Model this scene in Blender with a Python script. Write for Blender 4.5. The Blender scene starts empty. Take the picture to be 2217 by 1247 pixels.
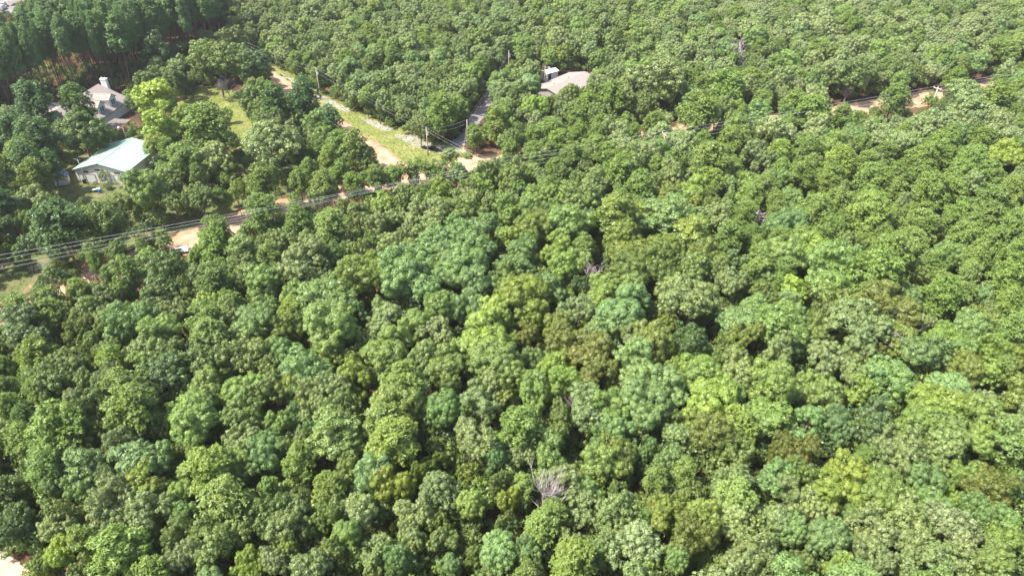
import bpy, bmesh, math, random
import numpy as np
from math import radians, sin, cos, pi
from mathutils import Vector, Matrix

# ------------------------------------------------------------------ camera, sky, sun, exposure
sc = bpy.context.scene
C = sc.collection
PITCH = radians(35.7); CAM_H = 80.0; FPX = 1478.0          # focal length in pixels of the 2217 px photograph
cam_d = bpy.data.cameras.new("camera"); cam = bpy.data.objects.new("camera", cam_d); C.objects.link(cam)
cam.location = (0, 0, CAM_H); cam.rotation_euler = (pi/2 - PITCH, 0, 0)
cam_d.sensor_width = 36; cam_d.lens = 36*FPX/2217; cam_d.clip_start = 1; cam_d.clip_end = 6000
sc.camera = cam
SUN_EL = radians(57); SUN_AZ = radians(-105)                # azimuth measured clockwise from +Y (view direction): sun stands to the left
w = bpy.data.worlds.new("World"); sc.world = w; w.use_nodes = True
wn = w.node_tree; bg = wn.nodes["Background"]
sky = wn.nodes.new("ShaderNodeTexSky"); sky.sky_type = 'NISHITA'; sky.sun_disc = False
sky.sun_elevation = SUN_EL; sky.sun_rotation = SUN_AZ; sky.air_density = 1.0; sky.dust_density = 3.0
wn.links.new(sky.outputs[0], bg.inputs[0]); bg.inputs[1].default_value = 0.135
sl = bpy.data.lights.new("sun", 'SUN'); sl.energy = 4.6; sl.angle = radians(0.6); sl.color = (1, .94, .82)
so = bpy.data.objects.new("sun", sl); C.objects.link(so)
sd = Vector((sin(SUN_AZ)*cos(SUN_EL), cos(SUN_AZ)*cos(SUN_EL), sin(SUN_EL)))
so.rotation_euler = sd.to_track_quat('Z', 'Y').to_euler(); so.location = sd*300
sc.view_settings.view_transform = 'Standard'; sc.view_settings.look = 'None'
sc.view_settings.exposure = 1.25; sc.view_settings.gamma = 1
try:
    sc.cycles.max_bounces = 6; sc.cycles.diffuse_bounces = 3; sc.cycles.glossy_bounces = 2
    sc.cycles.transmission_bounces = 3; sc.cycles.use_denoising = True; sc.cycles.denoiser = 'OPENIMAGEDENOISE'; sc.cycles.denoising_input_passes = 'RGB_ALBEDO_NORMAL'; sc.cycles.denoising_prefilter = 'ACCURATE'
    sc.cycles.sample_clamp_indirect = 4
except Exception:
    pass
random.seed(7)
RNG = np.random.default_rng(11)

# ------------------------------------------------------------------ projection between the photograph and the ground
CT, ST = cos(PITCH), sin(PITCH)
def un(x, y, z=0.0):
    dx = (x-1108.5)/FPX; dy = -(y-623.5)/FPX
    d = np.array([dx, CT+dy*ST, -ST+dy*CT]); t = (z-CAM_H)/d[2]
    return np.array([0, 0, CAM_H])+d*t
def proj(p):
    q = np.asarray(p, float)-np.array([0, 0, CAM_H])
    dep = q[1]*CT-q[2]*ST; up = q[1]*ST+q[2]*CT
    return 1108.5+FPX*q[0]/dep, 623.5-FPX*up/dep, dep

# ------------------------------------------------------------------ materials
def mat(name):
    m = bpy.data.materials.new(name); m.use_nodes = True
    return m, m.node_tree, m.node_tree.nodes["Principled BSDF"]
def plain(name, col, rough=.6, var=.12, scale=1.5, metal=0.0, spec=.3):
    m, t, b = mat(name)
    tc = t.nodes.new("ShaderNodeTexCoord"); n = t.nodes.new("ShaderNodeTexNoise"); n.inputs["Scale"].default_value = scale; n.inputs["Detail"].default_value = 6
    r = t.nodes.new("ShaderNodeMapRange"); r.inputs[1].default_value = .3; r.inputs[2].default_value = .7
    r.inputs[3].default_value = 1-var; r.inputs[4].default_value = 1+var
    mx = t.nodes.new("ShaderNodeMix"); mx.data_type = 'RGBA'; mx.blend_type = 'MULTIPLY'; mx.inputs[0].default_value = 1
    mx.inputs[6].default_value = (*col, 1)
    t.links.new(tc.outputs["Object"], n.inputs[0]); t.links.new(n.outputs[0], r.inputs[0]); t.links.new(r.outputs[0], mx.inputs[7])
    t.links.new(mx.outputs[2], b.inputs["Base Color"])
    b.inputs["Roughness"].default_value = rough; b.inputs["Metallic"].default_value = metal; b.inputs["Specular IOR Level"].default_value = spec
    return m
def ramp(t, fac, stops):
    r = t.nodes.new("ShaderNodeValToRGB"); e = r.color_ramp.elements
    e[0].position, e[0].color = stops[0][0], (*stops[0][1], 1); e[1].position, e[1].color = stops[-1][0], (*stops[-1][1], 1)
    for p, c in stops[1:-1]:
        k = e.new(p); k.color = (*c, 1)
    t.links.new(fac, r.inputs[0]); return r
def noise(t, vec, scale, detail=6, rough=.6):
    n = t.nodes.new("ShaderNodeTexNoise"); n.inputs["Scale"].default_value = scale; n.inputs["Detail"].default_value = detail
    n.inputs["Roughness"].default_value = rough; t.links.new(vec, n.inputs[0]); return n.outputs[0]
def earth(name, stops, big=.08, fine=2.2, fstr=.35, rough=.95, tracks=False):
    m, t, b = mat(name); g = t.nodes.new("ShaderNodeNewGeometry"); pos = g.outputs["Position"]
    a = noise(t, pos, big, 8, .62); r = ramp(t, a, stops)
    f = noise(t, pos, fine, 5, .7); mr = t.nodes.new("ShaderNodeMapRange"); mr.inputs[1].default_value = .25; mr.inputs[2].default_value = .75
    mr.inputs[3].default_value = 1-fstr; mr.inputs[4].default_value = 1+fstr; t.links.new(f, mr.inputs[0])
    mx = t.nodes.new("ShaderNodeMix"); mx.data_type = 'RGBA'; mx.blend_type = 'MULTIPLY'; mx.inputs[0].default_value = 1
    t.links.new(r.outputs[0], mx.inputs[6]); t.links.new(mr.outputs[0], mx.inputs[7]); t.links.new(mx.outputs[2], b.inputs["Base Color"])
    if tracks:                                               # paler wheel tracks, weedy dull borders
        at = t.nodes.new("ShaderNodeAttribute"); at.attribute_name = "across"; wob = noise(t, pos, .35, 3); ad = t.nodes.new("ShaderNodeMath"); ad.operation = 'MULTIPLY_ADD'
        t.links.new(wob, ad.inputs[0]); ad.inputs[1].default_value = .5; t.links.new(at.outputs["Fac"], ad.inputs[2]); ab = t.nodes.new("ShaderNodeMath"); ab.operation = 'SUBTRACT'; ab.inputs[1].default_value = .25; t.links.new(ad.outputs[0], ab.inputs[0])
        a2 = t.nodes.new("ShaderNodeMath"); a2.operation = 'ABSOLUTE'; t.links.new(ab.outputs[0], a2.inputs[0])
        r2 = ramp(t, a2.outputs[0], [(0, (.86, .84, .82)), (.22, (.92, .9, .88)), (.4, (1.12, 1.12, 1.13)), (.58, (1.0, .98, .96)), (.8, (.86, .83, .8)), (1, (.55, .6, .42))])
        m3 = t.nodes.new("ShaderNodeMix"); m3.data_type = 'RGBA'; m3.blend_type = 'MULTIPLY'; m3.inputs[0].default_value = 1; t.links.new(mx.outputs[2], m3.inputs[6]); t.links.new(r2.outputs[0], m3.inputs[7]); t.links.new(m3.outputs[2], b.inputs["Base Color"])
    b.inputs["Roughness"].default_value = rough; b.inputs["Specular IOR Level"].default_value = .1
    bp = t.nodes.new("ShaderNodeBump"); bp.inputs["Strength"].default_value = .5; bp.inputs["Distance"].default_value = .15
    t.links.new(f, bp.inputs["Height"]); t.links.new(bp.outputs[0], b.inputs["Normal"])
    return m
M_floor = earth("shade-darkened floor litter", [(.3, (.035, .024, .016)), (.45, (.07, .04, .026)), (.6, (.12, .07, .045)), (.75, (.05, .06, .024))], .12, 1.6, .45)  # litter tones darkened to imitate the deep shade between the trees
M_dirt = earth("tan dirt", [(.3, (.30, .175, .115)), (.5, (.38, .26, .175)), (.7, (.46, .35, .25))], .22, 1.1, .2, tracks=True)
M_red = earth("red dirt", [(.3, (.30, .15, .09)), (.6, (.42, .25, .16)), (.75, (.5, .36, .25))], .3, 1.4, .2)
M_grass = earth("rough grass", [(.3, (.12, .155, .04)), (.5, (.18, .205, .06)), (.66, (.24, .235, .10)), (.78, (.30, .27, .17))], .16, 2.8, .35)
M_yard = earth("mown yard", [(.3, (.06, .09, .03)), (.5, (.11, .13, .05)), (.68, (.22, .17, .10))], .2, 2.5, .35)
M_gravel = earth("shade-darkened grey gravel", [(.3, (.13, .115, .12)), (.5, (.20, .185, .19)), (.75, (.32, .30, .29))], .4, 3.0, .3)  # gravel tones darkened to carry the tree shade over the driveway
M_gravel2 = earth("pale gravel", [(.34, (.19, .21, .08)), (.44, (.24, .235, .17)), (.54, (.30, .29, .28)), (.72, (.36, .345, .33))], .45, 2.6, .35)
M_sand = earth("pale sand", [(.3, (.36, .29, .215)), (.6, (.43, .36, .29)), (.8, (.30, .27, .16))], .3, 2.0, .2)

def foliage(name, instancer=False):
    m = bpy.data.materials.new(name); m.use_nodes = True; t = m.node_tree; t.nodes.clear()
    out = t.nodes.new("ShaderNodeOutputMaterial")
    if instancer:
        oi = t.nodes.new("ShaderNodeAttribute"); oi.attribute_type = 'INSTANCER'; oi.attribute_name = "tone"; col = oi.outputs["Color"]
    else:
        oi = t.nodes.new("ShaderNodeObjectInfo"); col = oi.outputs["Color"]
    at = t.nodes.new("ShaderNodeAttribute"); at.attribute_type = 'GEOMETRY'; at.attribute_name = "leaf"
    r = ramp(t, at.outputs["Fac"], [(0, (.66, .74, .70)), (.5, (1, 1, 1)), (.8, (1.16, 1.10, .96)), (1, (1.42, 1.3, 1.2))])
    mx = t.nodes.new("ShaderNodeMix"); mx.data_type = 'RGBA'; mx.blend_type = 'MULTIPLY'; mx.inputs[0].default_value = 1; mx.clamp_result = False
    t.links.new(col, mx.inputs[6]); t.links.new(r.outputs[0], mx.inputs[7])
    df = t.nodes.new("ShaderNodeBsdfDiffuse"); tr = t.nodes.new("ShaderNodeBsdfTranslucent"); gl = t.nodes.new("ShaderNodeBsdfGlossy")
    gl.inputs["Roughness"].default_value = .45; gl.inputs["Color"].default_value = (.9, .95, .9, 1)
    ty = t.nodes.new("ShaderNodeMix"); ty.data_type = 'RGBA'; ty.blend_type = 'MULTIPLY'; ty.inputs[0].default_value = 1; ty.inputs[7].default_value = (1.15, 1.1, .55, 1)
    t.links.new(mx.outputs[2], ty.inputs[6])
    t.links.new(mx.outputs[2], df.inputs[0]); t.links.new(ty.outputs[2], tr.inputs[0])
    m1 = t.nodes.new("ShaderNodeMixShader"); m1.inputs[0].default_value = .32
    m2 = t.nodes.new("ShaderNodeMixShader"); m2.inputs[0].default_value = .035
    t.links.new(df.outputs[0], m1.inputs[1]); t.links.new(tr.outputs[0], m1.inputs[2])
    t.links.new(m1.outputs[0], m2.inputs[1]); t.links.new(gl.outputs[0], m2.inputs[2]); t.links.new(m2.outputs[0], out.inputs[0])
    return m
M_leaf = foliage("leaves"); M_leafi = foliage("leaves of the far woods", True)
M_bark = plain("bark", (.13, .10, .08), .9, .3, 3)
M_pbark = plain("pine bark", (.17, .11, .08), .9, .3, 3)
M_dead = plain("grey dead wood", (.42, .37, .36), .9, .15, 2)
M_dbush = plain("dead twigs", (.30, .26, .25), .9, .2, 2)

# ------------------------------------------------------------------ mesh helpers
class MB:
    def __init__(s): s.v = []; s.f = []
    def add(s, vs, fs):
        o = len(s.v); s.v += [tuple(map(float, p)) for p in vs]; s.f += [tuple(i+o for i in f) for f in fs]
    def box(s, x0, x1, y0, y1, z0, z1):
        s.add([(x0,y0,z0),(x1,y0,z0),(x1,y1,z0),(x0,y1,z0),(x0,y0,z1),(x1,y0,z1),(x1,y1,z1),(x0,y1,z1)],
              [(0,3,2,1),(4,5,6,7),(0,1,5,4),(1,2,6,5),(2,3,7,6),(3,0,4,7)])
    def hexa(s, lo, hi):                                     # two quads (bottom, top), each four points in order
        s.add(list(lo)+list(hi), [(0,3,2,1),(4,5,6,7),(0,1,5,4),(1,2,6,5),(2,3,7,6),(3,0,4,7)])
    def tube(s, pts, r0, r1=None, n=8, cap=True):
        pts = [Vector(p) for p in pts]; r1 = r0 if r1 is None else r1; k = len(pts); o = len(s.v); vs = []; fs = []
        for i, p in enumerate(pts):
            d = (pts[min(i+1, k-1)]-pts[max(i-1, 0)]).normalized()
            a = d.cross(Vector((0, 0, 1)) if abs(d.z) < .9 else Vector((1, 0, 0))).normalized(); b = d.cross(a)
            r = r0+(r1-r0)*i/(k-1)
            for j in range(n):
                q = 2*pi*j/n; vs.append(p+a*(r*cos(q))+b*(r*sin(q)))
        for i in range(k-1):
            for j in range(n):
                fs.append((i*n+j, i*n+(j+1) % n, (i+1)*n+(j+1) % n, (i+1)*n+j))
        if cap: fs += [tuple(range(n)), tuple(reversed(range((k-1)*n, k*n)))]
        s.add(vs, fs)
    def wheel(s, c, r, wd, axis, n=20):
        a = Vector(axis).normalized(); s.tube([Vector(c)-a*wd/2, Vector(c)+a*wd/2], r, n=n)
    def dome(s, c, r, h, n=12, k=4):
        vs = []; fs = []
        for i in range(k):
            q = (pi/2)*i/k
            for j in range(n): vs.append((c[0]+r*cos(q)*cos(2*pi*j/n), c[1]+r*cos(q)*sin(2*pi*j/n), c[2]+h*sin(q)))
        vs.append((c[0], c[1], c[2]+h))
        for i in range(k-1):
            for j in range(n): fs.append((i*n+j, i*n+(j+1) % n, (i+1)*n+(j+1) % n, (i+1)*n+j))
        for j in range(n): fs.append(((k-1)*n+j, (k-1)*n+(j+1) % n, k*n))
        s.add(vs, fs)
    def build(s, name, m, parent=None, smooth=False):
        me = bpy.data.meshes.new(name); me.from_pydata(s.v, [], s.f); me.materials.append(m)
        bm = bmesh.new(); bm.from_mesh(me); bmesh.ops.recalc_face_normals(bm, faces=bm.faces); bm.to_mesh(me); bm.free()
        if smooth: me.polygons.foreach_set("use_smooth", [True]*len(me.polygons))
        o = bpy.data.objects.new(name, me); C.objects.link(o)
        if parent is not None: o.parent = parent
        return o
def tag(o, label=None, cat=None, group=None, kind=None):
    if label: o["label"] = label
    if cat: o["category"] = cat
    if group: o["group"] = group
    if kind: o["kind"] = kind
    return o
def thing(name, label, cat, loc, rz=0.0, group=None):
    o = bpy.data.objects.new(name, None); C.objects.link(o); o.location = loc; o.rotation_euler = (0, 0, rz); o.empty_display_size = .5
    return tag(o, label, cat, group)

# ------------------------------------------------------------------ ground, roads, clearings
def sheet(name, poly, z, m, jit=.35, step=.9):
    pts = [Vector((*un(x, y)[:2], z)) for x, y in poly]; out = []
    for i, a in enumerate(pts):
        b = pts[(i+1) % len(pts)]; n = max(1, int((b-a).length/step))
        for k in range(n):
            p = a.lerp(b, k/n); out.append(p+Vector((random.gauss(0, jit), random.gauss(0, jit), 0)))
    me = bpy.data.meshes.new(name); me.from_pydata([tuple(p) for p in out], [], [tuple(range(len(out)))]); me.materials.append(m)
    o = bpy.data.objects.new(name, me); C.objects.link(o); return tag(o, kind='structure')
def ribbon(name, line, half, z, m, jit=.3, step=1.0):
    """a road along LINE (ground points), HALF metres to either side, its borders worn uneven"""
    P = []
    for i in range(len(line)-1):
        a, b = Vector(line[i]), Vector(line[i+1]); n = max(1, int((b-a).length/step)); P += [a.lerp(b, k/n) for k in range(n)]
    P.append(Vector(line[-1])); mb = MB(); vs = []; fs = []; ph = random.random()*9
    for _ in range(12):                                       # rounds the corners of the line
        P = [P[0]]+[(P[i-1]+P[i]*2+P[i+1])/4 for i in range(1, len(P)-1)]+[P[-1]]
    for i, p in enumerate(P):
        d = (P[min(i+1, len(P)-1)]-P[max(i-1, 0)]).normalized(); nrm = Vector((-d.y, d.x))
        l = half+.35*sin(i*.37+ph)+random.gauss(0, jit); r = half+.35*sin(i*.29+ph*2)+random.gauss(0, jit)
        for t in (-l, -half*.4, half*.4, r):
            q = p+nrm*t; vs.append((q.x, q.y, z))
    for i in range(len(P)-1):
        for k in range(3): fs.append((i*4+k, i*4+k+1, i*4+5+k, i*4+4+k))
    mb.add(vs, fs); o = mb.build(name, m); at = o.data.attributes.new("across", 'FLOAT', 'POINT'); at.data.foreach_set("value", [-1., -.4, .4, 1.]*len(P)); return tag(o, kind='structure')
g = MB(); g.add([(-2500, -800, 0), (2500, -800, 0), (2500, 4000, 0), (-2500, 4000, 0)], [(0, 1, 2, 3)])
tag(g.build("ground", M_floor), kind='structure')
ROAD_PX = [(-260, 830), (-80, 735), (0, 700), (85, 662), (210, 609), (300, 567), (400, 527), (510, 482), (620, 448), (740, 415), (860, 385), (1000, 357), (1190, 330), (1310, 311), (1430, 290), (1600, 270), (1800, 246), (1900, 230), (2010, 214), (2150, 186), (2217, 172), (2500, 122)]
DIAG_PX = [(872, 378), (846, 352), (800, 319), (762, 294), (729, 270), (681, 235), (626, 196), (594, 171), (560, 147), (515, 116), (447, 86), (380, 56)]
DRIVE_PX = [(970, 330), (988, 318), (1005, 300), (1028, 264), (1048, 236), (1066, 206), (1085, 172), (1110, 150), (1160, 160)]
ROAD = [tuple(un(x, y)[:2]) for x, y in ROAD_PX]; DIAG = [tuple(un(x, y)[:2]) for x, y in DIAG_PX]; DRIVE = [tuple(un(x, y)[:2]) for x, y in DRIVE_PX]
STRIP = [(575, 143), (620, 148), (690, 192), (760, 231), (850, 270), (910, 296), (985, 316), (1015, 330), (1030, 352), (960, 358), (880, 366), (852, 350), (800, 314), (750, 280), (690, 236), (640, 200), (600, 170)]
YARD = [(20, 470), (60, 395), (150, 392), (285, 404), (345, 395), (380, 440), (300, 450), (180, 450), (120, 520), (40, 560)]
CLEARING = [(372, 268), (385, 212), (430, 185), (490, 190), (550, 232), (585, 290), (575, 322), (500, 328), (455, 275)]
GATEYARD = [(-60, 660), (-60, 585), (60, 560), (150, 545), (200, 560), (110, 600), (30, 650)]
sheet("grass_verge", STRIP, .004, M_grass); HOMEGRASS = [(-200, 330), (60, 240), (230, 300), (360, 262), (375, 300), (470, 330), (560, 320), (800, 362), (700, 405), (520, 455), (300, 535), (100, 590), (-200, 640)]
sheet("home_grass", HOMEGRASS, .003, M_yard, .5); sheet("yard_grass", YARD, .007, M_yard); sheet("clearing_grass", CLEARING, .007, M_grass)
sheet("gate_grass", GATEYARD, .010, M_yard)
sheet("sandy_ground", [(-120, 1180), (20, 1198), (75, 1250), (110, 1320), (-120, 1330)], .004, M_sand, .25)
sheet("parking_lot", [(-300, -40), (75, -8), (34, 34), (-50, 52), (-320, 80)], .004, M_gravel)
sheet("bare_earth", [(170, 575), (240, 575), (255, 640), (200, 655)], .014, M_red); 
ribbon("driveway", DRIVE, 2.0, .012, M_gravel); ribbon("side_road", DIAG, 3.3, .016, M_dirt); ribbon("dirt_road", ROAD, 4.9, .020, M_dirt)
for k, pl in enumerate([[(604, 160), (650, 178), (700, 208), (760, 238), (752, 245), (690, 218), (630, 182)], [(775, 252), (830, 268), (852, 280), (835, 286), (790, 265)], [(850, 292), (890, 290), (935, 312), (960, 330), (930, 330), (880, 308)], [(905, 318), (990, 312), (1012, 330), (1000, 340), (960, 336)]]):
    sheet("gravel_patch", pl, .008, M_gravel2, .22, .6)

# ------------------------------------------------------------------ buildings
M_groof = plain("pale green metal roof", (.30, .445, .355), .5, .05, .6); M_wallp = plain("cream metal siding", (.80, .71, .64), .6, .05, 1)
M_white = plain("white paint", (.68, .68, .67), .5, .05, 2); M_dark = plain("dark glass", (.03, .035, .04), .2, .2, 2, spec=.6)
M_trim = plain("dark green trim", (.10, .16, .12), .5, .1, 2); M_shingle = plain("grey brown shingles", (.27, .235, .215), .9, .14, 2.2)
M_shingle2 = plain("taupe shingles", (.25, .225, .21), .9, .08, 1.2); M_siding = plain("pale blue grey siding", (.70, .73, .75), .6, .06, 1.5)
M_brick = plain("red brown brick", (.22, .10, .07), .9, .3, 6); M_conc = plain("concrete", (.42, .40, .37), .9, .12, 1.5)
M_slat = plain("weathered timber", (.24, .21, .20), .9, .2, 3); M_bluroof = plain("blue metal roof", (.16, .22, .32), .5, .1, 2)
M_galv = plain("galvanised steel", (.5, .51, .52), .45, .1, 2, .5); M_black = plain("black rubber", (.02, .02, .02), .8, .2, 4)
M_blue = plain("blue plastic", (.03, .14, .55), .45, .1, 2); M_pole = plain("weathered pole timber", (.40, .34, .28), .9, .12, 2)
M_polep = plain("pale concrete pole", (.62, .56, .48), .8, .08, 2); M_wire = plain("aluminium wire", (.55, .56, .57), .5, .05, 2)
M_yel = plain("yellow plastic", (.75, .50, .03), .5, .08, 2); M_rust = plain("rusty steel", (.22, .11, .07), .8, .25, 4)
M_truck = plain("blue grey car paint", (.16, .24, .33), .35, .05, 2, .2, .5); M_lamp = plain("lamp glass", (.8, .8, .78), .3, .03, 2)

# metal workshop with the pale green roof
b = thing("metal_workshop", "cream metal workshop with pale green gable roof and white overhead doors", "building", (-111.0, 158.0, 0), radians(-6))
Wd, Ln, EH, RH = 14.0, 15.6, 3.5, 5.4
m = MB(); h = Wd/2
m.add([(0,0,0),(Wd,0,0),(Wd,0,EH),(h,0,RH-.06),(0,0,EH),(0,Ln,0),(Wd,Ln,0),(Wd,Ln,EH),(h,Ln,RH-.06),(0,Ln,EH)],
      [(0,1,2,3,4),(9,8,7,6,5),(0,5,6,1),(1,6,7,2),(5,0,4,9)]); m.build("wall", M_wallp, b)
m = MB(); o_ = .35
for sx in (-1, 1):
    xe = h+sx*(h+o_); ze = EH-o_*(RH-EH)/h
    m.hexa([(h,-o_,RH),(xe,-o_,ze),(xe,Ln+o_,ze),(h,Ln+o_,RH)], [(h,-o_,RH+.09),(xe,-o_,ze+.09),(xe,Ln+o_,ze+.09),(h,Ln+o_,RH+.09)])
    for k in range(18):
        y = -o_+.15+k*(Ln+2*o_-.3)/17
        m.hexa([(h,y-.02,RH+.09),(xe,y-.02,ze+.09),(xe,y+.02,ze+.09),(h,y+.02,RH+.09)], [(h,y-.015,RH+.13),(xe,y-.015,ze+.13),(xe,y+.015,ze+.13),(h,y+.015,RH+.13)])
rf = m.build("roof", M_groof, b)
m = MB(); m.hexa([(h-.3,-o_-.01,RH+.06),(h+.3,-o_-.01,RH+.06),(h+.3,Ln+o_+.01,RH+.06),(h-.3,Ln+o_+.01,RH+.06)], [(h-.1,-o_-.01,RH+.17),(h+.1,-o_-.01,RH+.17),(h+.1,Ln+o_+.01,RH+.17),(h-.1,Ln+o_+.01,RH+.17)]); m.build("ridge_cap", M_groof, rf)
m = MB()
for sx in (-1, 1):
    xe = h+sx*(h+o_); ze = EH-o_*(RH-EH)/h
    m.hexa([(h,-o_-.05,RH-.14),(xe,-o_-.05,ze-.14),(xe,-o_-.003,ze-.14),(h,-o_-.003,RH-.14)], [(h,-o_-.05,RH+.08),(xe,-o_-.05,ze+.08),(xe,-o_-.003,ze+.08),(h,-o_-.003,RH+.08)])
m.build("gable_trim", M_trim, b)
for x0, x1, z1, nm in ((.7, 1.7, 2.1, "door"), (2.6, 5.0, 2.2, "overhead_door"), (6.0, 9.0, 2.9, "overhead_door"), (10.2, 12.4, 2.3, "overhead_door")):
    m = MB(); m.box(x0, x1, -.05, -.002, .02, z1)
    if nm == "overhead_door":
        for k in range(1, 5): m.box(x0+.05, x1-.05, -.062, -.051, z1*k/5-.02, z1*k/5+.02)
    d = m.build(nm, M_white, b)
    m = MB(); m.box(x0-.12, x0-.005, -.07, -.002, .02, z1+.12); m.box(x1+.005, x1+.12, -.07, -.002, .02, z1+.12); m.box(x0-.004, x1+.004, -.07, -.002, z1+.005, z1+.12); m.build("door_frame", M_trim, d)
for x0 in (2.2, 5.6, 10.6):
    m = MB(); m.box(x0, x0+1.5, -.04, -.002, 2.75 if x0 < 5 or x0 > 9 else 3.35, 3.15 if x0 < 5 or x0 > 9 else 3.75); m.build("window", M_dark, b)

# dwelling with two dormers
b = thing("dwelling", "grey brown shingled house with two pale dormers and a white chimney among pines", "house", (-130.0, 186.0, 0), radians(-4))
m = MB(); HW, HL, ez, rz_ = 9.0, 23.0, 3.0, 7.8
m.add([(-HW+.6,.6,0),(HW-.6,.6,0),(HW-.6,.6,ez),(0,.6,rz_-.5),(-HW+.6,.6,ez),(-HW+.6,HL-.6,0),(HW-.6,HL-.6,0),(HW-.6,HL-.6,ez),(0,HL-.6,rz_-.5),(-HW+.6,HL-.6,ez)],
      [(0,1,2,3,4),(9,8,7,6,5),(0,5,6,1),(1,6,7,2),(5,0,4,9)]); m.build("wall", M_siding, b)
m = MB()
for sx in (-1, 1):
    m.hexa([(0,0,rz_-.25),(sx*HW,0,ez-.05),(sx*HW,HL,ez-.05),(0,HL,rz_-.25)], [(0,0,rz_),(sx*HW,0,ez+.2),(sx*HW,HL,ez+.2),(0,HL,rz_)])
hr = m.build("roof", M_shingle, b)
m = MB(); m.box(.9, 2.7, HL+.01, HL+1.2, 0, 9.0); m.box(.8, 2.8, HL-.05, HL+1.3, 9.0, 9.25)
m.box(1.1, 1.5, HL+.3, HL+.8, 9.25, 9.6); m.box(2.1, 2.5, HL+.3, HL+.8, 9.25, 9.6); m.build("chimney", M_white, b)
for yd in (10.2, 16.2):
    m = MB(); fx, bx, dz = 7.5, 1.6, 6.0
    m.add([(fx,yd-1.8,3.6),(fx,yd+1.8,3.6),(fx,yd+1.8,dz),(fx,yd,dz+1.1),(fx,yd-1.8,dz),(bx,yd-1.8,3.6),(bx,yd+1.8,3.6),(bx,yd+1.8,dz),(bx,yd,dz+1.1),(bx,yd-1.8,dz)],
          [(0,1,2,3,4),(0,5,6,1),(1,6,7,2),(5,0,4,9)]); dm = m.build("dormer", M_siding, b)
    m = MB()
    for sy in (-1, 1):
        m.hexa([(fx+.3,yd,dz+1.1),(fx+.3,yd+sy*2.15,dz-.22),(bx-.6,yd+sy*2.15,dz-.22),(bx-.6,yd,dz+1.1)], [(fx+.3,yd,dz+1.25),(fx+.3,yd+sy*2.15,dz-.07),(bx-.6,yd+sy*2.15,dz-.07),(bx-.6,yd,dz+1.25)])
    m.build("dormer_roof", M_shingle, dm)
    m = MB()
    for yy in (-.55, .55): m.box(fx+.004, fx+.05, yd+yy-.4, yd+yy+.4, 4.1, 5.4)
    m.build("window", M_dark, dm)
    m = MB()
    for yy in (-1.0, -.045, .91): m.box(fx+.004, fx+.08, yd+yy, yd+yy+.09, 4.0, 5.5)
    m.box(fx+.004, fx+.085, yd-1.0, yd+1.0, 5.5, 5.6); m.box(fx+.004, fx+.085, yd-1.0, yd+1.0, 3.9, 4.0); m.box(fx+.004, fx+.078, yd-.91, yd+.91, 4.72, 4.78); m.build("window_frame", M_white, dm)
m = MB(); m.box(-17.2, -8.9, 8.5, 18.5, 0, 2.8); m.build("wing_wall", M_siding, b)
m = MB()
for sy in (-1, 1):
    m.hexa([(-18,13.5,4.6),(-18,13.5+sy*5.6,2.75),(-6.5,13.5+sy*5.6,2.75),(-6.5,13.5,4.6)], [(-18,13.5,4.8),(-18,13.5+sy*5.6,2.95),(-6.5,13.5+sy*5.6,2.95),(-6.5,13.5,4.8)])
m.build("wing_roof", M_shingle, b)
# slatted patio cover
b = thing("pergola", "grey slatted timber patio cover beside the dormered house", "pergola", (-118.6, 186.2, 0), radians(-9))
for px_, py_ in ((.2, .2), (4.6, .2), (.2, 7.0), (4.6, 7.0)):
    m = MB(); m.box(px_-.08, px_+.08, py_-.08, py_+.08, 0, 2.5); m.build("post", M_slat, b)
m = MB(); m.box(.12, .28, -.2, 7.4, 2.5, 2.7); m.box(4.52, 4.68, -.2, 7.4, 2.5, 2.7); m.box(2.3, 2.46, -.2, 7.4, 2.5, 2.7); m.build("beam", M_slat, b)
m = MB()
for k in range(22): m.box(-.3, 5.1, -.15+k*.34, .04+k*.34, 2.702, 2.76)
m.build("slat_roof", M_slat, b)
# taupe roofed house
M_beige = plain("beige siding", (.34, .31, .28), .8, .08, 2)
b = thing("bungalow", "low house with long taupe shingle roof half hidden behind trees", "house", (11.4, 215.0, 0), radians(50))
m = MB(); m.add([(0,-6.1,0),(20.6,-6.1,0),(20.6,6.1,0),(0,6.1,0),(0,-6.1,2.6),(20.6,-6.1,2.6),(20.6,6.1,2.6),(0,6.1,2.6),(0,0,4.1),(20.6,0,4.1)],
                [(0,1,5,4),(2,3,7,6),(0,4,8,7,3),(1,2,6,9,5)]); m.build("wall", M_beige, b)
m = MB()
for sy in (-1, 1):
    m.hexa([(-.5,0,4.15),(-.5,sy*6.8,2.45),(21.1,sy*6.8,2.45),(21.1,0,4.15)], [(-.5,0,4.35),(-.5,sy*6.8,2.65),(21.1,sy*6.8,2.65),(21.1,0,4.35)])
hr = m.build("roof", M_shingle2, b)
for xx in (4.6, 12.6):
    m = MB(); m.tube([(xx, 1.0, 4.0), (xx, 1.0, 4.75)], .14, n=10); m.tube([(xx, 1.0, 4.75), (xx, 1.0, 4.9)], .24, .1, n=10); m.build("roof_vent", M_conc, hr)
for xx in (3, 8, 14):
    m = MB(); m.box(xx, xx+1.4, -6.16, -6.102, .9, 2.1); m.build("window", M_dark, b)
m = MB(); m.box(10.8, 11.8, -6.17, -6.102, .02, 2.1); m.build("door", M_white, b)
b = thing("storage_shed", "small white shed with white metal roof behind the taupe roofed house", "shed", (12.1, 233.6, 0), radians(38))
m = MB(); m.box(0, .08, 0, 3.2, 0, 2.7); m.box(4.9, 4.98, 0, 3.2, 0, 2.7); m.box(.081, 4.899, 3.12, 3.2, 0, 2.7); m.box(1.9, 4.899, 0, .08, 0, 2.7); m.box(.081, .6, 0, .08, 0, 2.7); m.build("wall", M_white, b)
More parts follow.
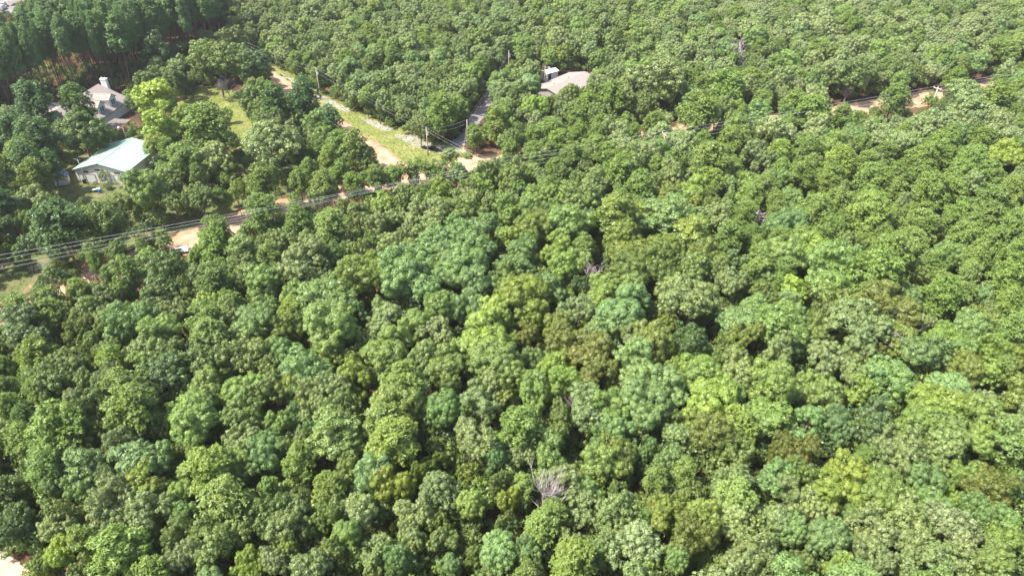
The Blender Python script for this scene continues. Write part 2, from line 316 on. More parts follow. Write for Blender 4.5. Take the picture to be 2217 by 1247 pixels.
m = MB()
for sy in (0, 1):
    m.hexa([(-.3,1.6,3.3),(-.3,-.3 if sy == 0 else 3.5,2.72),(5.3,-.3 if sy == 0 else 3.5,2.72),(5.3,1.6,3.3)], [(-.3,1.6,3.38),(-.3,-.3 if sy == 0 else 3.5,2.8),(5.3,-.3 if sy == 0 else 3.5,2.8),(5.3,1.6,3.38)])
m.build("roof", M_white, b)
b = thing("garden_shed", "small pale shed with blue roof at the yard edge beside the green roofed workshop", "shed", (-115.6, 155.3, 0), radians(25))
m = MB(); m.add([(0,0,0),(3.2,0,0),(3.2,0,2),(1.6,0,2.7),(0,0,2),(0,3,0),(3.2,3,0),(3.2,3,2),(1.6,3,2.7),(0,3,2)], [(0,1,2,3,4),(9,8,7,6,5),(1,6,7,2),(5,0,4,9)]); m.build("wall", M_wallp, b)
m = MB()
for sx in (-1, 1): m.hexa([(1.6,-.2,2.75),(1.6+sx*1.85,-.2,1.94),(1.6+sx*1.85,3.2,1.94),(1.6,3.2,2.75)], [(1.6,-.2,2.83),(1.6+sx*1.85,-.2,2.02),(1.6+sx*1.85,3.2,2.02),(1.6,3.2,2.83)])
m.build("roof", M_bluroof, b)
m = MB(); m.box(1.0, 2.2, -.05, -.002, .02, 1.9); m.build("door", M_white, b)

# ------------------------------------------------------------------ poles and wires
def pole(pos, h, label, mt, arm=None, kind="utility_pole", extra=None):
    p = thing(kind, label, "pole", (pos[0], pos[1], 0), 0, "utility poles along the roads")
    m = MB(); m.tube([(0, 0, 0), (0, 0, h*.5), (0, 0, h)], .17, .11, 10); m.build("shaft", mt, p, True)
    if arm is not None:
        ar = thing("crossarm_root", None, None, (0, 0, 0)); bpy.data.objects.remove(ar)
        a = MB(); d = Vector((cos(arm), sin(arm), 0)); n = Vector((-sin(arm), cos(arm), 0))
        for zz in (h-.5,):
            q = d*1.2
            a.hexa([Vector((0,0,zz))-q-n*.07+n*.2, Vector((0,0,zz))+q-n*.07+n*.2, Vector((0,0,zz))+q+n*.07+n*.2, Vector((0,0,zz))-q+n*.07+n*.2],
                   [Vector((0,0,zz+.14))-q-n*.07+n*.2, Vector((0,0,zz+.14))+q-n*.07+n*.2, Vector((0,0,zz+.14))+q+n*.07+n*.2, Vector((0,0,zz+.14))-q+n*.07+n*.2])
        ca = a.build("crossarm", mt, p)
        for t in (-1.1, 0, 1.1):
            i = MB(); e = d*t+n*.2; z0 = h-.36
            i.tube([(e.x, e.y, z0), (e.x, e.y, z0+.1), (e.x, e.y, z0+.3)], .09, .05, 8); i.build("insulator", M_white, ca)
    else:
        i = MB(); i.tube([(0, 0, h), (0, 0, h+.14), (0, 0, h+.3)], .1, .06, 8); i.build("insulator", M_white, p)
    if extra: extra(p)
    return p
def transformer(h):
    def f(p):
        m = MB(); m.tube([(.34, 0, h-2.0), (.34, 0, h-1.1)], .24, n=12); m.tube([(.34, 0, h-1.1), (.34, 0, h-.95)], .08, n=8); m.build("transformer", M_galv, p)
    return f
def lamp(h, sx):
    def f(p):
        m = MB(); m.tube([(0, 0, h-.5), (sx*.6, 0, h-.2), (sx*1.1, 0, h-.2)], .035, n=6); a = m.build("lamp_arm", M_galv, p)
        m = MB(); m.hexa([(sx*1.0,-.13,h-.34),(sx*1.7,-.13,h-.32),(sx*1.7,.13,h-.32),(sx*1.0,.13,h-.34)], [(sx*1.0,-.09,h-.16),(sx*1.65,-.07,h-.2),(sx*1.65,.07,h-.2),(sx*1.0,.09,h-.16)]); m.build("lamp_head", M_lamp, a)
    return f
P1, P2, P3, P4 = (-62.1, 216.0), (-23.0, 173.4), (-12.3, 177.9), (11.2, 230.5)
P5 = tuple(un(2031, 190, 10)[:2]); P6 = (-1.1, 239.6); P7 = tuple(un(1078, 351, 9.6)[:2]); M2 = tuple(un(1440, 288, 10)[:2]); P0 = tuple(un(498, 78, 9)[:2])
pole(P1, 10.2, "tall slim timber utility pole on the grass verge by the side road bend", M_pole, extra=transformer(10.2))
pole(P2, 8.0, "timber utility pole at the road end of the grass verge", M_pole, extra=transformer(8.0))
pole(P3, 8.4, "timber utility pole with yellow guy guard beside the driveway mouth", M_pole)
pole(P4, 6.2, "short timber pole with lamp arm beside the white shed", M_pole, extra=lamp(6.2, 1))
pole(P5, 10.2, "pale pole with white crossarm above the far end of the dirt road", M_polep, radians(120))
pole(P6, 8.5, "grey pole with transformer at the tree shaded top of the driveway", M_pole, extra=transformer(8.5))
pole(P7, 9.8, "timber utility pole in the pines by the dirt road junction", M_pole, radians(105))
pole(M2, 10.0, "timber utility pole among pines midway along the dirt road", M_pole, radians(105))
pole(P0, 9.0, "timber utility pole deep in trees past the side road bend", M_pole)
yp = thing("light_pole", "thin pole with small lamp standing before the green roofed workshop doors", "pole", (-107.4, 156.0, 0))
m = MB(); m.tube([(0, 0, 0), (-.3, .1, 3.5), (-.5, .2, 7.0)], .09, .06, 8); m.build("shaft", M_galv, yp, True)
m = MB(); m.tube([(-.5, .2, 6.9), (-1.5, .2, 7.2)], .035, n=6); m.tube([(-.5, .2, 6.6), (.2, .2, 6.9)], .03, n=6); m.build("arm", M_galv, yp)
yp = thing("yard_lamp", "thin pole topped by a white lamp between workshop and patio cover", "lamp", (-107.9, 179.5, 0))
m = MB(); m.tube([(0, 0, 0), (0, 0, 5.6)], .08, .06, 8); m.build("shaft", M_galv, yp, True)
m = MB(); m.tube([(0, 0, 5.5), (-.9, 0, 5.8)], .035, n=6); m.build("arm", M_galv, yp); m = MB(); m.dome((-1.1, 0, 5.6), .38, .4); m.build("lamp_head", M_lamp, yp, True)

def wire(pts, label, sag=.5, r=.03, group="power lines along the road"):
    P = []
    for a, c in zip(pts[:-1], pts[1:]):
        a, c = Vector(a), Vector(c)
        for k in range(16):
            t = k/16; q = a.lerp(c, t); q.z -= 4*sag*t*(1-t); P.append(q)
    P.append(Vector(pts[-1])); m = MB(); m.tube(P, r, n=5, cap=False); o = m.build("power_line", M_wire)
    return tag(o, label, "wire", group)
def top(p, z, off=(0, 0)): return (p[0]+off[0], p[1]+off[1], z)
Lf = [(-170, 581), (-170, 592), (-170, 605), (-170, 616)]; zs = (10.1, 9.9, 8.2, 7.9)
Md = [(860, 395.5), (860, 398), (860, 402), (860, 404)]
nm = ["topmost of the four pale wires crossing the road at the gate", "second wire from the top of the four above the gate", "third wire from the top of the four above the gate", "lowest of the four pale wires passing above the gate"]
for k in range(4):
    a = un(*Lf[k], zs[k]); c = un(*Md[k], zs[k]); off = ((k % 2)*.7-.35, (k % 2)*-1.2+.6)
    e = [tuple(a), tuple(c)]
    e += [top(P7, zs[k]+.1, off), top(M2, zs[k]+.1, off), top(P5, zs[k]+.1, off), (P5[0]+75, P5[1]+34, zs[k])]
    wire(e, nm[k], .35, .02)
for k, (z1, off) in enumerate(((10.4, 0), (9.0, .25))):
    wire([top(P0, 9.2-k), top(P1, z1), top(P2, 8.2-k*.9), top(P7, 9.6-k*.9)], ("upper" if k == 0 else "lower")+" wire over the grass verge between the verge poles", .6, .010, "wires over the grass verge")
    wire([top(P2, 8.1-k*1.0), top(P3, 8.6-k*1.1)], ("upper" if k == 0 else "lower")+" slack wire from the verge pole to the driveway pole", .7, .011, "slack wires at the driveway")
    wire([top(P3, 8.6-k*1.1), top(P6, 8.6-k*.8)], ("upper" if k == 0 else "lower")+" wire climbing along the shaded driveway", .8, .008, "driveway wires")
wire([top(P6, 8.0), top(P4, 6.1)], "short service wire to the lamp pole by the white shed", .5, .01, "driveway wires")
gw = thing("guy_wire", "slanted guy wire with yellow guard beside the driveway pole", "guy wire", (P3[0]-1.3, P3[1]-5.6, 0))
m = MB(); m.tube([(0, 0, 0), (1.3, 5.6, 7.6)], .02, n=5); m.build("cable", M_wire, gw)
m = MB(); m.tube([(.02, .09, .1), (.42, 1.8, 2.45)], .07, n=8); m.build("guard", M_yel, gw)

# ------------------------------------------------------------------ trailer, pickup, gate, yard things
t = thing("utility_trailer", "white decked utility trailer with brown side rails parked on the dirt road", "trailer", (-73.6, 122.9, 0), radians(19))
M_deck = plain('scuffed white deck', (.5, .49, .47), .7, .25, 3)
m = MB(); m.box(0, 4.0, 0, 2.1, .55, .63); m.build("deck", M_deck, t)
m = MB(); m.box(-.02, 4.02, -.09, -.003, .48, .66); m.box(-.02, 4.02, 2.103, 2.19, .48, .66); m.box(.02, .12, 0, 2.1, .42, .545); m.box(3.88, 3.98, 0, 2.1, .42, .545); m.build("frame", M_white, t)
m = MB()
for y in (2.15,):
    for x in (0, 1.33, 2.66, 3.98): m.box(x-.03, x+.03, y-.03, y+.03, .662, 1.2)
    m.box(-.03, 4.01, y-.03, y+.03, 1.202, 1.26)
for y in (.5, 1.1, 1.7): m.box(3.96, 4.02, y-.03, y+.03, .662, 1.2)
m.box(3.96, 4.02, -.05, 2.118, 1.202, 1.26); m.build("rail", M_rust, t)
m = MB(); m.tube([(4.0, .3, .5), (5.3, 1.05, .48)], .05, n=6); m.tube([(4.0, 1.8, .5), (5.3, 1.05, .48)], .05, n=6); m.build("drawbar", M_white, t)
for y in (-.3, 2.4):
    m = MB(); m.wheel((1.9, y, .34), .34, .22, (0, 1, 0)); w_ = m.build("wheel", M_black, t); m = MB(); m.wheel((1.9, y-.01 if y < 0 else y+.01, .34), .17, .22, (0, 1, 0)); m.build("rim", M_galv, w_)
    m = MB(); m.hexa([(1.4, y-.13, .72), (2.4, y-.13, .72), (2.4, y+.13, .72), (1.4, y+.13, .72)], [(1.5, y-.13, .80), (2.3, y-.13, .80), (2.3, y+.13, .80), (1.5, y+.13, .80)]); m.build("fender", M_black, t)
sp = MB(); c = Matrix.Rotation(radians(19), 3, 'Z') @ Vector((2.3, 1.0, .74)); sp.wheel((-73.6+c.x, 122.9+c.y, .75), .33, .2, (0, 0, 1)); sp = sp.build("spare_wheel", M_black)
tag(sp, "black spare wheel lying flat on the white trailer deck", "wheel")
t = thing("pickup_truck", "blue grey pickup truck mostly hidden behind the roadside pine by the trailer", "truck", (-66.6, 125.4, 0), radians(19))
m = MB(); m.hexa([(-.0,-.9,.4),(5.3,-.88,.4),(5.3,.88,.4),(0,.9,.4)], [(0,-.88,1.0),(5.25,-.8,.98),(5.25,.8,.98),(0,.88,1.0)]); bd = m.build("body", M_truck, t)
m = MB(); m.hexa([(1.9,-.86,1.003),(4.1,-.82,1.003),(4.1,.82,1.003),(1.9,.86,1.003)], [(2.05,-.7,1.72),(3.3,-.68,1.72),(3.3,.68,1.72),(2.05,.7,1.72)]); cb = m.build("cab", M_truck, t)
m = MB(); m.hexa([(3.36,-.62,1.72),(4.12,-.76,1.1),(4.12,.76,1.1),(3.36,.62,1.72)], [(3.4,-.62,1.73),(4.16,-.76,1.11),(4.16,.76,1.11),(3.4,.62,1.73)]); m.build("windscreen", M_dark, cb)
m = MB(); m.box(.15, 1.75, -.75, .75, 1.003, 1.03); m.build("load_bed", M_black, bd)
for x in (.95, 4.25):
    for y in (-.8, .8):
        m = MB(); m.wheel((x, y, .37), .37, .24, (0, 1, 0)); m.build("wheel", M_black, t)
t = thing("field_gate", "grey tubular farm gate between dark posts on the grass beside the dirt road", "gate", (-99.5, 116.8, 0), radians(37))
for x in (-.15, 4.9):
    m = MB(); m.tube([(x, 0, 0), (x-.05, 0, 1.6)], .13, .12, 8); m.build("post", M_slat, t)
m = MB()
for z in (.3, .55, .8, 1.05, 1.3): m.tube([(.1, 0, z), (4.2, 0, z)], .035, n=6)
for x in (.1, 1.5, 2.9, 4.2): m.tube([(x, .07, .27), (x, .07, 1.33)], .03, n=6)
m.build("gate_leaf", M_galv, t)
t = thing("barrel", "blue plastic barrel on the yard grass before the workshop", "barrel", (-102.5, 151.9, 0))
m = MB(); m.tube([(0, 0, 0), (0, 0, .3), (0, 0, .6), (0, 0, .9)], .32, n=16); m.build("drum", M_blue, t); m = MB(); m.tube([(0, 0, .9), (0, 0, .94)], .33, n=16); m.build("lid", M_blue, t)
t = thing("folding_table", "white folding table beside the blue barrel in the yard", "table", (-103.7, 152.6, 0), radians(40))
m = MB(); m.box(-.9, .9, -.4, .4, .7, .75); m.build("tabletop", M_white, t)
for x in (-.75, .75):
    for y in (-.3, .3):
        m = MB(); m.box(x-.02, x+.02, y-.02, y+.02, 0, .698); m.build("leg", M_galv, t)
t = thing("trash_bin", "black wheeled bin by the workshop wall next to a white door", "bin", (-108.9, 157.0, 0), radians(-6))
m = MB(); m.hexa([(-.28,-.28,.03),(.28,-.28,.03),(.28,.28,.03),(-.28,.28,.03)], [(-.36,-.36,.95),(.36,-.36,.95),(.36,.36,.95),(-.36,.36,.95)]); m.build("body", M_black, t); m = MB(); m.box(-.38, .38, -.4, .38, .952, 1.03); m.build("lid", M_black, t)
t = thing("propane_tank", "white propane tank on legs at the tree edge of the yard", "tank", (*un(114, 438)[:2], 0), radians(15))
m = MB(); m.tube([(-1.15, 0, .75), (-1.0, 0, .75), (1.0, 0, .75), (1.15, 0, .75)], .45, n=16); m.tube([(0, 0, 1.15), (0, 0, 1.35)], .15, n=10); m.build("vessel", M_white, t, True)
for x in (-.7, .7):
    m = MB(); m.box(x-.06, x+.06, -.25, .25, 0, .42); m.build("leg", M_conc, t)
def van(label, px, rz):
    t = thing("parked_van", label, "van", (*un(*px)[:2], 0), rz, "white vehicles on the far lot")
    m = MB(); m.hexa([(0,-.95,.35),(4.9,-.95,.35),(4.9,.95,.35),(0,.95,.35)], [(0,-.9,1.15),(4.9,-.88,1.05),(4.9,.88,1.05),(0,.9,1.15)]); m.hexa([(.05,-.9,1.152),(4.0,-.86,1.1),(4.0,.86,1.1),(.05,.9,1.152)], [(.15,-.78,2.1),(3.1,-.76,2.05),(3.1,.76,2.05),(.15,.78,2.1)]); m.build("body", M_white, t)
    m = MB(); m.hexa([(3.18,-.7,2.03),(4.05,-.8,1.16),(4.05,.8,1.16),(3.18,.7,2.03)], [(3.22,-.7,2.04),(4.09,-.8,1.17),(4.09,.8,1.17),(3.22,.7,2.04)]); m.build("windscreen", M_dark, t)
    for x in (.95, 3.95):
        for y in (-.86, .86):
            m = MB(); m.wheel((x, y, .36), .36, .24, (0, 1, 0), 12); m.build("wheel", M_black, t)
van("white van on the gravel lot nearer the open road side", (2, 24), radians(100)); van("white van on the gravel lot nearer the pine stand", (8, 17), radians(115))
b = thing("carport", "white metal carport at the gravel lot edge behind the pine stand", "carport", (-238.0, 338.5, 0), radians(20))
for x in (0, 6):
    for y in (0, 5):
        m = MB(); m.box(x-.06, x+.06, y-.06, y+.06, 0, 2.6); m.build("post", M_white, b)
m = MB()
for s_ in (-1, 1): m.hexa([(-.3,2.5,3.3),(-.3,2.5+s_*3,2.6),(6.3,2.5+s_*3,2.6),(6.3,2.5,3.3)], [(-.3,2.5,3.38),(-.3,2.5+s_*3,2.68),(6.3,2.5+s_*3,2.68),(6.3,2.5,3.38)])
m.build("roof", M_white, b)

# ------------------------------------------------------------------ tree prototypes
def mesh_np(name, v, f4, mt, leafv=None):
    me = bpy.data.meshes.new(name); n = len(f4)
    me.vertices.add(len(v)); me.vertices.foreach_set("co", np.asarray(v, np.float32).ravel())
    me.loops.add(n*4); me.loops.foreach_set("vertex_index", np.asarray(f4, np.int32).ravel())
    me.polygons.add(n); me.polygons.foreach_set("loop_start", np.arange(n, dtype=np.int32)*4); me.polygons.foreach_set("loop_total", np.full(n, 4, np.int32))
    me.update(calc_edges=True); me.materials.append(mt)
    if leafv is not None:
        a = me.attributes.new("leaf", 'FLOAT', 'FACE'); a.data.foreach_set("value", np.asarray(leafv, np.float32))
    return me
def unit(a): return a/np.maximum(np.linalg.norm(a, axis=-1, keepdims=True), 1e-9)
def fib(n, rng, jit=.25):
    i = np.arange(n)+.5; ph = np.arccos(1-2*i/n); th = pi*(1+5**.5)*i
    return unit(np.stack([np.cos(th)*np.sin(ph), np.sin(th)*np.sin(ph), np.cos(ph)], 1)+rng.normal(0, jit, (n, 3)))
def quads(cen, nrm, ln, wd, rng, along=None):
    """leaf-sized rhombic faces at CEN facing NRM"""
    n = len(cen); nrm = unit(nrm)
    t = rng.normal(0, 1, (n, 3)) if along is None else along
    t = unit(t-nrm*np.sum(t*nrm, 1, keepdims=True)); bt = np.cross(nrm, t)
    L = np.asarray(ln).reshape(-1, 1); W = np.asarray(wd).reshape(-1, 1)
    v = np.stack([cen-t*L, cen+bt*W+t*L*.15, cen+t*L, cen-bt*W+t*L*.15], 1).reshape(-1, 3)
    return v, np.arange(n*4).reshape(-1, 4)
def broad(seed, R=4.0, Hc=6.9, up=3.9, dn=3.0, nb=14, r0=1.1, r1=1.9, br=(.40, .70), nk=13, nl=34, lw=(.14, .23), cmin=-.4, loose=.95, rough=.26, sub=1):
    """a broadleaf crown: big uneven billows, each covered with leafy bumps, each bump with leaves"""
    rng = np.random.default_rng(seed); d = fib(int(nb/(1-(cmin+1)/2)), rng, .3); d = d[d[:, 2] > cmin]
    ax = np.where(d[:, 2:3] > 0, up, dn); rr = np.concatenate([np.full((len(d), 2), R), ax], 1)
    k1, k2 = rng.uniform(0, 6.3, 2); az = np.arctan2(d[:, 1], d[:, 0])
    out = 1+.16*np.sin(2*az+k1)+.10*np.sin(3*az+k2)+rng.normal(0, .19, len(d)); lr = rng.uniform(r0, r1, len(d))
    cen = d*np.maximum(rr-lr[:, None], .3)*np.clip(out, .5, 1.38)[:, None]*rng.uniform(.9, 1.08, (len(d), 1)); cen[:, 2] += Hc
    if sub > 1:                                               # several stems: the crown is two or three uneven domes
        a0 = rng.uniform(0, 6.3); which = rng.integers(0, sub, len(d)); offs = np.array([(cos(a0+2*pi*i/sub)*R*.42, sin(a0+2*pi*i/sub)*R*.42, rng.normal(0, .7)) for i in range(sub)])
        cen = (cen-np.array([0, 0, Hc]))*np.array([.66, .66, .85])+np.array([0, 0, Hc])+offs[which]
    V, F, A = [], [], []; o = 0
    for c, r, dd in zip(cen, lr, d):
        lt = rng.normal(0, .07); k = max(6, int(nk*(r/1.5)**2)); q = fib(int(k*1.75), rng, .25); sc_ = q @ unit(dd+np.array([0, 0, .45])); q = q[np.argsort(-sc_)[:k]]
        for b_ in q:
            rb = rng.uniform(*br); bc = c+b_*r*rng.uniform(.72, 1.06)*loose*np.array([1, 1, .92]); m_ = int(nl*2.1*(rb/.55)**2)
            p = unit(rng.normal(0, 1, (m_, 3))+b_*.75+np.array([0, 0, .25])); pos = bc+p*(rb*rng.uniform(.62, 1.08, m_))[:, None]*np.array([1, 1, .85])
            nn = p+np.array([0, 0, .22])+rng.normal(0, rough, (m_, 3)); ln = rng.uniform(lw[0], lw[1], m_)*.68
            v, f = quads(pos, nn, ln*1.15, ln*.74, rng); V.append(v); F.append(f+o); o += len(v)
            A.append(np.clip(rng.normal(.48, .10)+lt+rng.normal(0, .12, m_), 0, 1))
        m_ = int(90*r*r); p = unit(rng.normal(0, 1, (m_, 3))+dd*.4); ln = rng.uniform(.11, .17, m_)   # leaves between the bumps
        v, f = quads(c+p*(r*rng.uniform(.55, .98, m_))[:, None], p+rng.normal(0, .5, (m_, 3)), ln, ln*.7, rng); V.append(v); F.append(f+o); o += len(v); A.append(np.clip(.4+lt+rng.normal(0, .1, m_), 0, 1))
    return mesh_np("crown", np.concatenate(V), np.concatenate(F), M_leaf, np.concatenate(A)), cen
def needles(seed, cen, lr, dirs, nt, per, L=.42, W=.05, up=.5):
    """puffs of needles: CEN the puff centres, each covered with tufts of narrow blades"""
    rng = np.random.default_rng(seed); V, F, A = [], [], []; o = 0
    for c, r, dd in zip(cen, lr, dirs):
        k = max(6, int(nt*(r/.9)**2)); q = unit(rng.normal(0, 1, (k, 3))+dd*.5+np.array([0, 0, up]))
        pc = c+q*(r*rng.uniform(.55, 1.0, k))[:, None]*np.array([1, 1, .8]); cl = rng.normal(.5, .13, k)+rng.normal(0, .05)
        ax = np.repeat(q, per, 0)+rng.normal(0, .6, (k*per, 3))+np.array([0, 0, .35]); ax = unit(ax)
        ln = rng.uniform(.6, 1.15, k*per)*L; pts = np.repeat(pc, per, 0)+ax*ln[:, None]*.6
        nn = np.repeat(q, per, 0)*.5+np.array([0, 0, .5])+rng.normal(0, .5, (k*per, 3))
        v, f = quads(pts, nn, ln*.6, np.full(k*per, W), rng, ax); V.append(v); F.append(f+o); o += len(v)
        A.append(np.clip(np.repeat(cl, per)+rng.normal(0, .14, k*per), 0, 1))
    return mesh_np("crown", np.concatenate(V), np.concatenate(F), M_leaf, np.concatenate(A))
def pine(seed, R, z0, H, n, r0, r1, nt, per, top_r=.35, L=.42, W=.055, gap=0.0):
    rng = np.random.default_rng(seed); cen, lr, dirs = [], [], []
    layers = int((H-z0)/.95)
    for i in range(layers):
        t = (i+.5)/layers; z = z0+(H-z0-.4)*t
        rad = R*(np.interp(t, [0, .25, .6, .85, 1], [.62, 1, .88, .58, top_r*.4]))
        k = max(1, int(n*rad/R)); a0 = rng.uniform(0, 6.3)
        for j in range(k):
            if rng.random() < gap*(1-t): continue
            a = a0+2*pi*j/k+rng.normal(0, .25); rr = rad*rng.uniform(.7, 1.08); lr_ = rng.uniform(r0, r1)*(.75+.25*rad/R)
            for m_ in ((1.0,) if rad < 1.3 else (1.0, .5)):
                q = max(0, rr*m_-lr_*.5)
                cen.append((cos(a)*q, sin(a)*q, z+rng.normal(0, .25)+q*.08)); lr.append(lr_*(1 if m_ == 1 else .85)); dirs.append((cos(a)*.8, sin(a)*.8, .5))
    return needles(seed+1, np.array(cen), np.array(lr), np.array(dirs), nt, per, L, W), np.array(cen)
def trunk_mesh(seed, H, r, limbs, mt, lean=.25, lf=(.38, .8), nl=7):
    rng = random.Random(seed); m = MB(); P = []; x = y = 0
    for i in range(7):
        P.append((x, y, H*i/6)); x += rng.gauss(0, lean*H/40); y += rng.gauss(0, lean*H/40)
    m.tube(P, r, r*.22, 8)
    tg = list(limbs); rng.shuffle(tg)
    for c in tg[:nl]:
        z = max(H*lf[0], min(H*lf[1], c[2]*rng.uniform(.55, .8))); k = min(5, int(z/H*6)); bx, by = P[k][0], P[k][1]
        mid = ((bx+c[0])*.5, (by+c[1])*.5, (z+c[2])*.5+.2); m.tube([(bx, by, z), mid, (c[0]*.95, c[1]*.95, c[2])], r*.42, r*.1, 6)
    me = bpy.data.meshes.new("trunk"); me.from_pydata(m.v, [], m.f); me.materials.append(mt)
    me.polygons.foreach_set("use_smooth", [True]*len(me.polygons)); return me
PROTO = {}
def reg(key, crown, cen, H, R, zc, mt, tr=.2, nl=7, lf=(.38, .8)):
    PROTO.setdefault(key, []).append(dict(crown=crown, trunk=trunk_mesh(len(PROTO)*31+len(PROTO[key])*7+3 if key in PROTO else 3, H*.9, tr, [tuple(c) for c in cen], mt, nl=nl, lf=lf), H=H, R=R, zc=zc))
for i in range(9):                                             # oaks: uneven, many small bumps with gaps between them
    u = RNG.uniform(-.6, .9); me, ce = broad(100+i, 4.0, 6.9, 3.9+u, 3.2, 16+i % 3*3, .9, 1.75, (.38, .70), 11, 34, (.13, .22), loose=1.0, sub=(1, 3, 2)[i % 3]); reg("oak", me, ce, 11, 4.0, 6.9, M_bark)
for i in range(7):                                             # gums and hickories: larger billows, finer leaf
    u = RNG.uniform(-.6, .9); me, ce = broad(200+i, 4.0, 7.0, 4.3+u, 3.5, 15, 1.15, 2.1, (.48, .85), 11, 36, (.12, .20), loose=.97, rough=.24, sub=(1, 2, 1, 3)[i % 4]); reg("dome", me, ce, 11.5, 4.0, 7.0, M_bark)
for i in range(4):                                             # tall ovate crowns
    me, ce = broad(300+i, 3.0, 7.4, 5.4, 4.8, 19, 1.0, 1.6, (.38, .66), 12, 34, (.13, .21)); reg("tall", me, ce, 13, 3.0, 7.4, M_bark)
for i in range(7):                                             # forest pines
    me, ce = pine(400+i, 3.0, 4.2, 13.0, 7, .75, 1.2, 30, 9, L=.38, W=.06, gap=.22, top_r=.35 if i % 2 else .15); reg("pine", me, ce, 13, 3.0, 8.9, M_pbark, .19, 8, (.35, .9))
for i in range(3):                                             # slender roadside pines
    me, ce = pine(500+i, 1.6, 4.6, 9.6, 5, .6, .95, 30, 8, L=.36, W=.06, gap=.2); reg("slender", me, ce, 9.6, 1.6, 7.2, M_pbark, .11, 5, (.4, .9))
for i in range(5):                                             # plantation pines with long bare trunks
    me, ce = pine(600+i, 2.7, 13.0, 25.0, 6, .8, 1.25, 28, 8, L=.45, W=.07, gap=.35); reg("stand", me, ce, 25, 2.7, 19, M_pbark, .22, 7, (.5, .92))
for i in range(4):                                             # bushes
    me, ce = broad(700+i, 1.5, 1.5, 1.3, 1.3, 7, .5, .85, (.25, .42), 8, 26, (.10, .17)); reg("bush", me, ce, 2.8, 1.5, 1.5, M_bark, .06, 4, (.1, .6))
def bare(seed, H, spread, up, levels, r, mt, forks=4, n0=9):
    """leafless tree: trunk, forking limbs and twigs"""
    rng = random.Random(seed); m = MB()
    def grow(p, d, L, r, lev):
        P = [p]; q = p
        for i in range(4):
            d = (d+Vector((rng.gauss(0, .12), rng.gauss(0, .12), rng.gauss(0, .08)+up*.06))).normalized(); q = q+d*(L/4); P.append(q)
        m.tube(P, r, r*.5, 7 if lev > 1 else 4, cap=False)
        if lev > 0:
            for k in range(forks if lev < levels else n0):
                t = rng.uniform(.3, 1.0) if lev < levels else rng.uniform(.35, 1.0); b = P[min(4, int(t*4))]; a = rng.uniform(0, 2*pi)
                nd = (d*.55+Vector((cos(a)*spread, sin(a)*spread, rng.uniform(.1, .6)*up))).normalized()
                grow(b, nd, L*rng.uniform(.45, .68), r*.5, lev-1)
    grow(Vector((0, 0, 0)), Vector((0, 0, 1)), H*.62, r, levels); return m

# ------------------------------------------------------------------ where the trees stand: x, y, width in photograph pixels of each crown, kind and tone
TONE = {'O': (.165, .230, .062), 'G': (.220, .290, .105), 'S': (.180, .285, .092), 'H': (.205, .300, .074), 'L': (.240, .345, .070), 'Y': (.195, .258, .050), 'B': (.150, .180, .036), 'P': (.185, .275, .062), 'D': (.100, .160, .050), 'N': (.180, .270, .062), 'T': (.140, .240, .085), 'Q': (.105, .190, .062)}
KIND = {'O': ('oak_tree', 'oak', 'oak'), 'G': ('oak_tree', 'oak', 'oak'), 'D': ('oak_tree', 'oak', 'oak'), 'S': ('gum_tree', 'dome', 'gum'), 'H': ('hickory_tree', 'dome', 'hickory'), 'L': ('hickory_tree', 'dome', 'hickory'), 'Y': ('hickory_tree', 'dome', 'hickory'), 'B': ('hickory_tree', 'dome', 'hickory'),
        'P': ('pine_tree', 'pine', 'pine'), 'Q': ('pine_tree', 'pine', 'pine'), 'N': ('pine_tree', 'slender', 'pine'), 'T': ('pine_tree', 'stand', 'pine')}
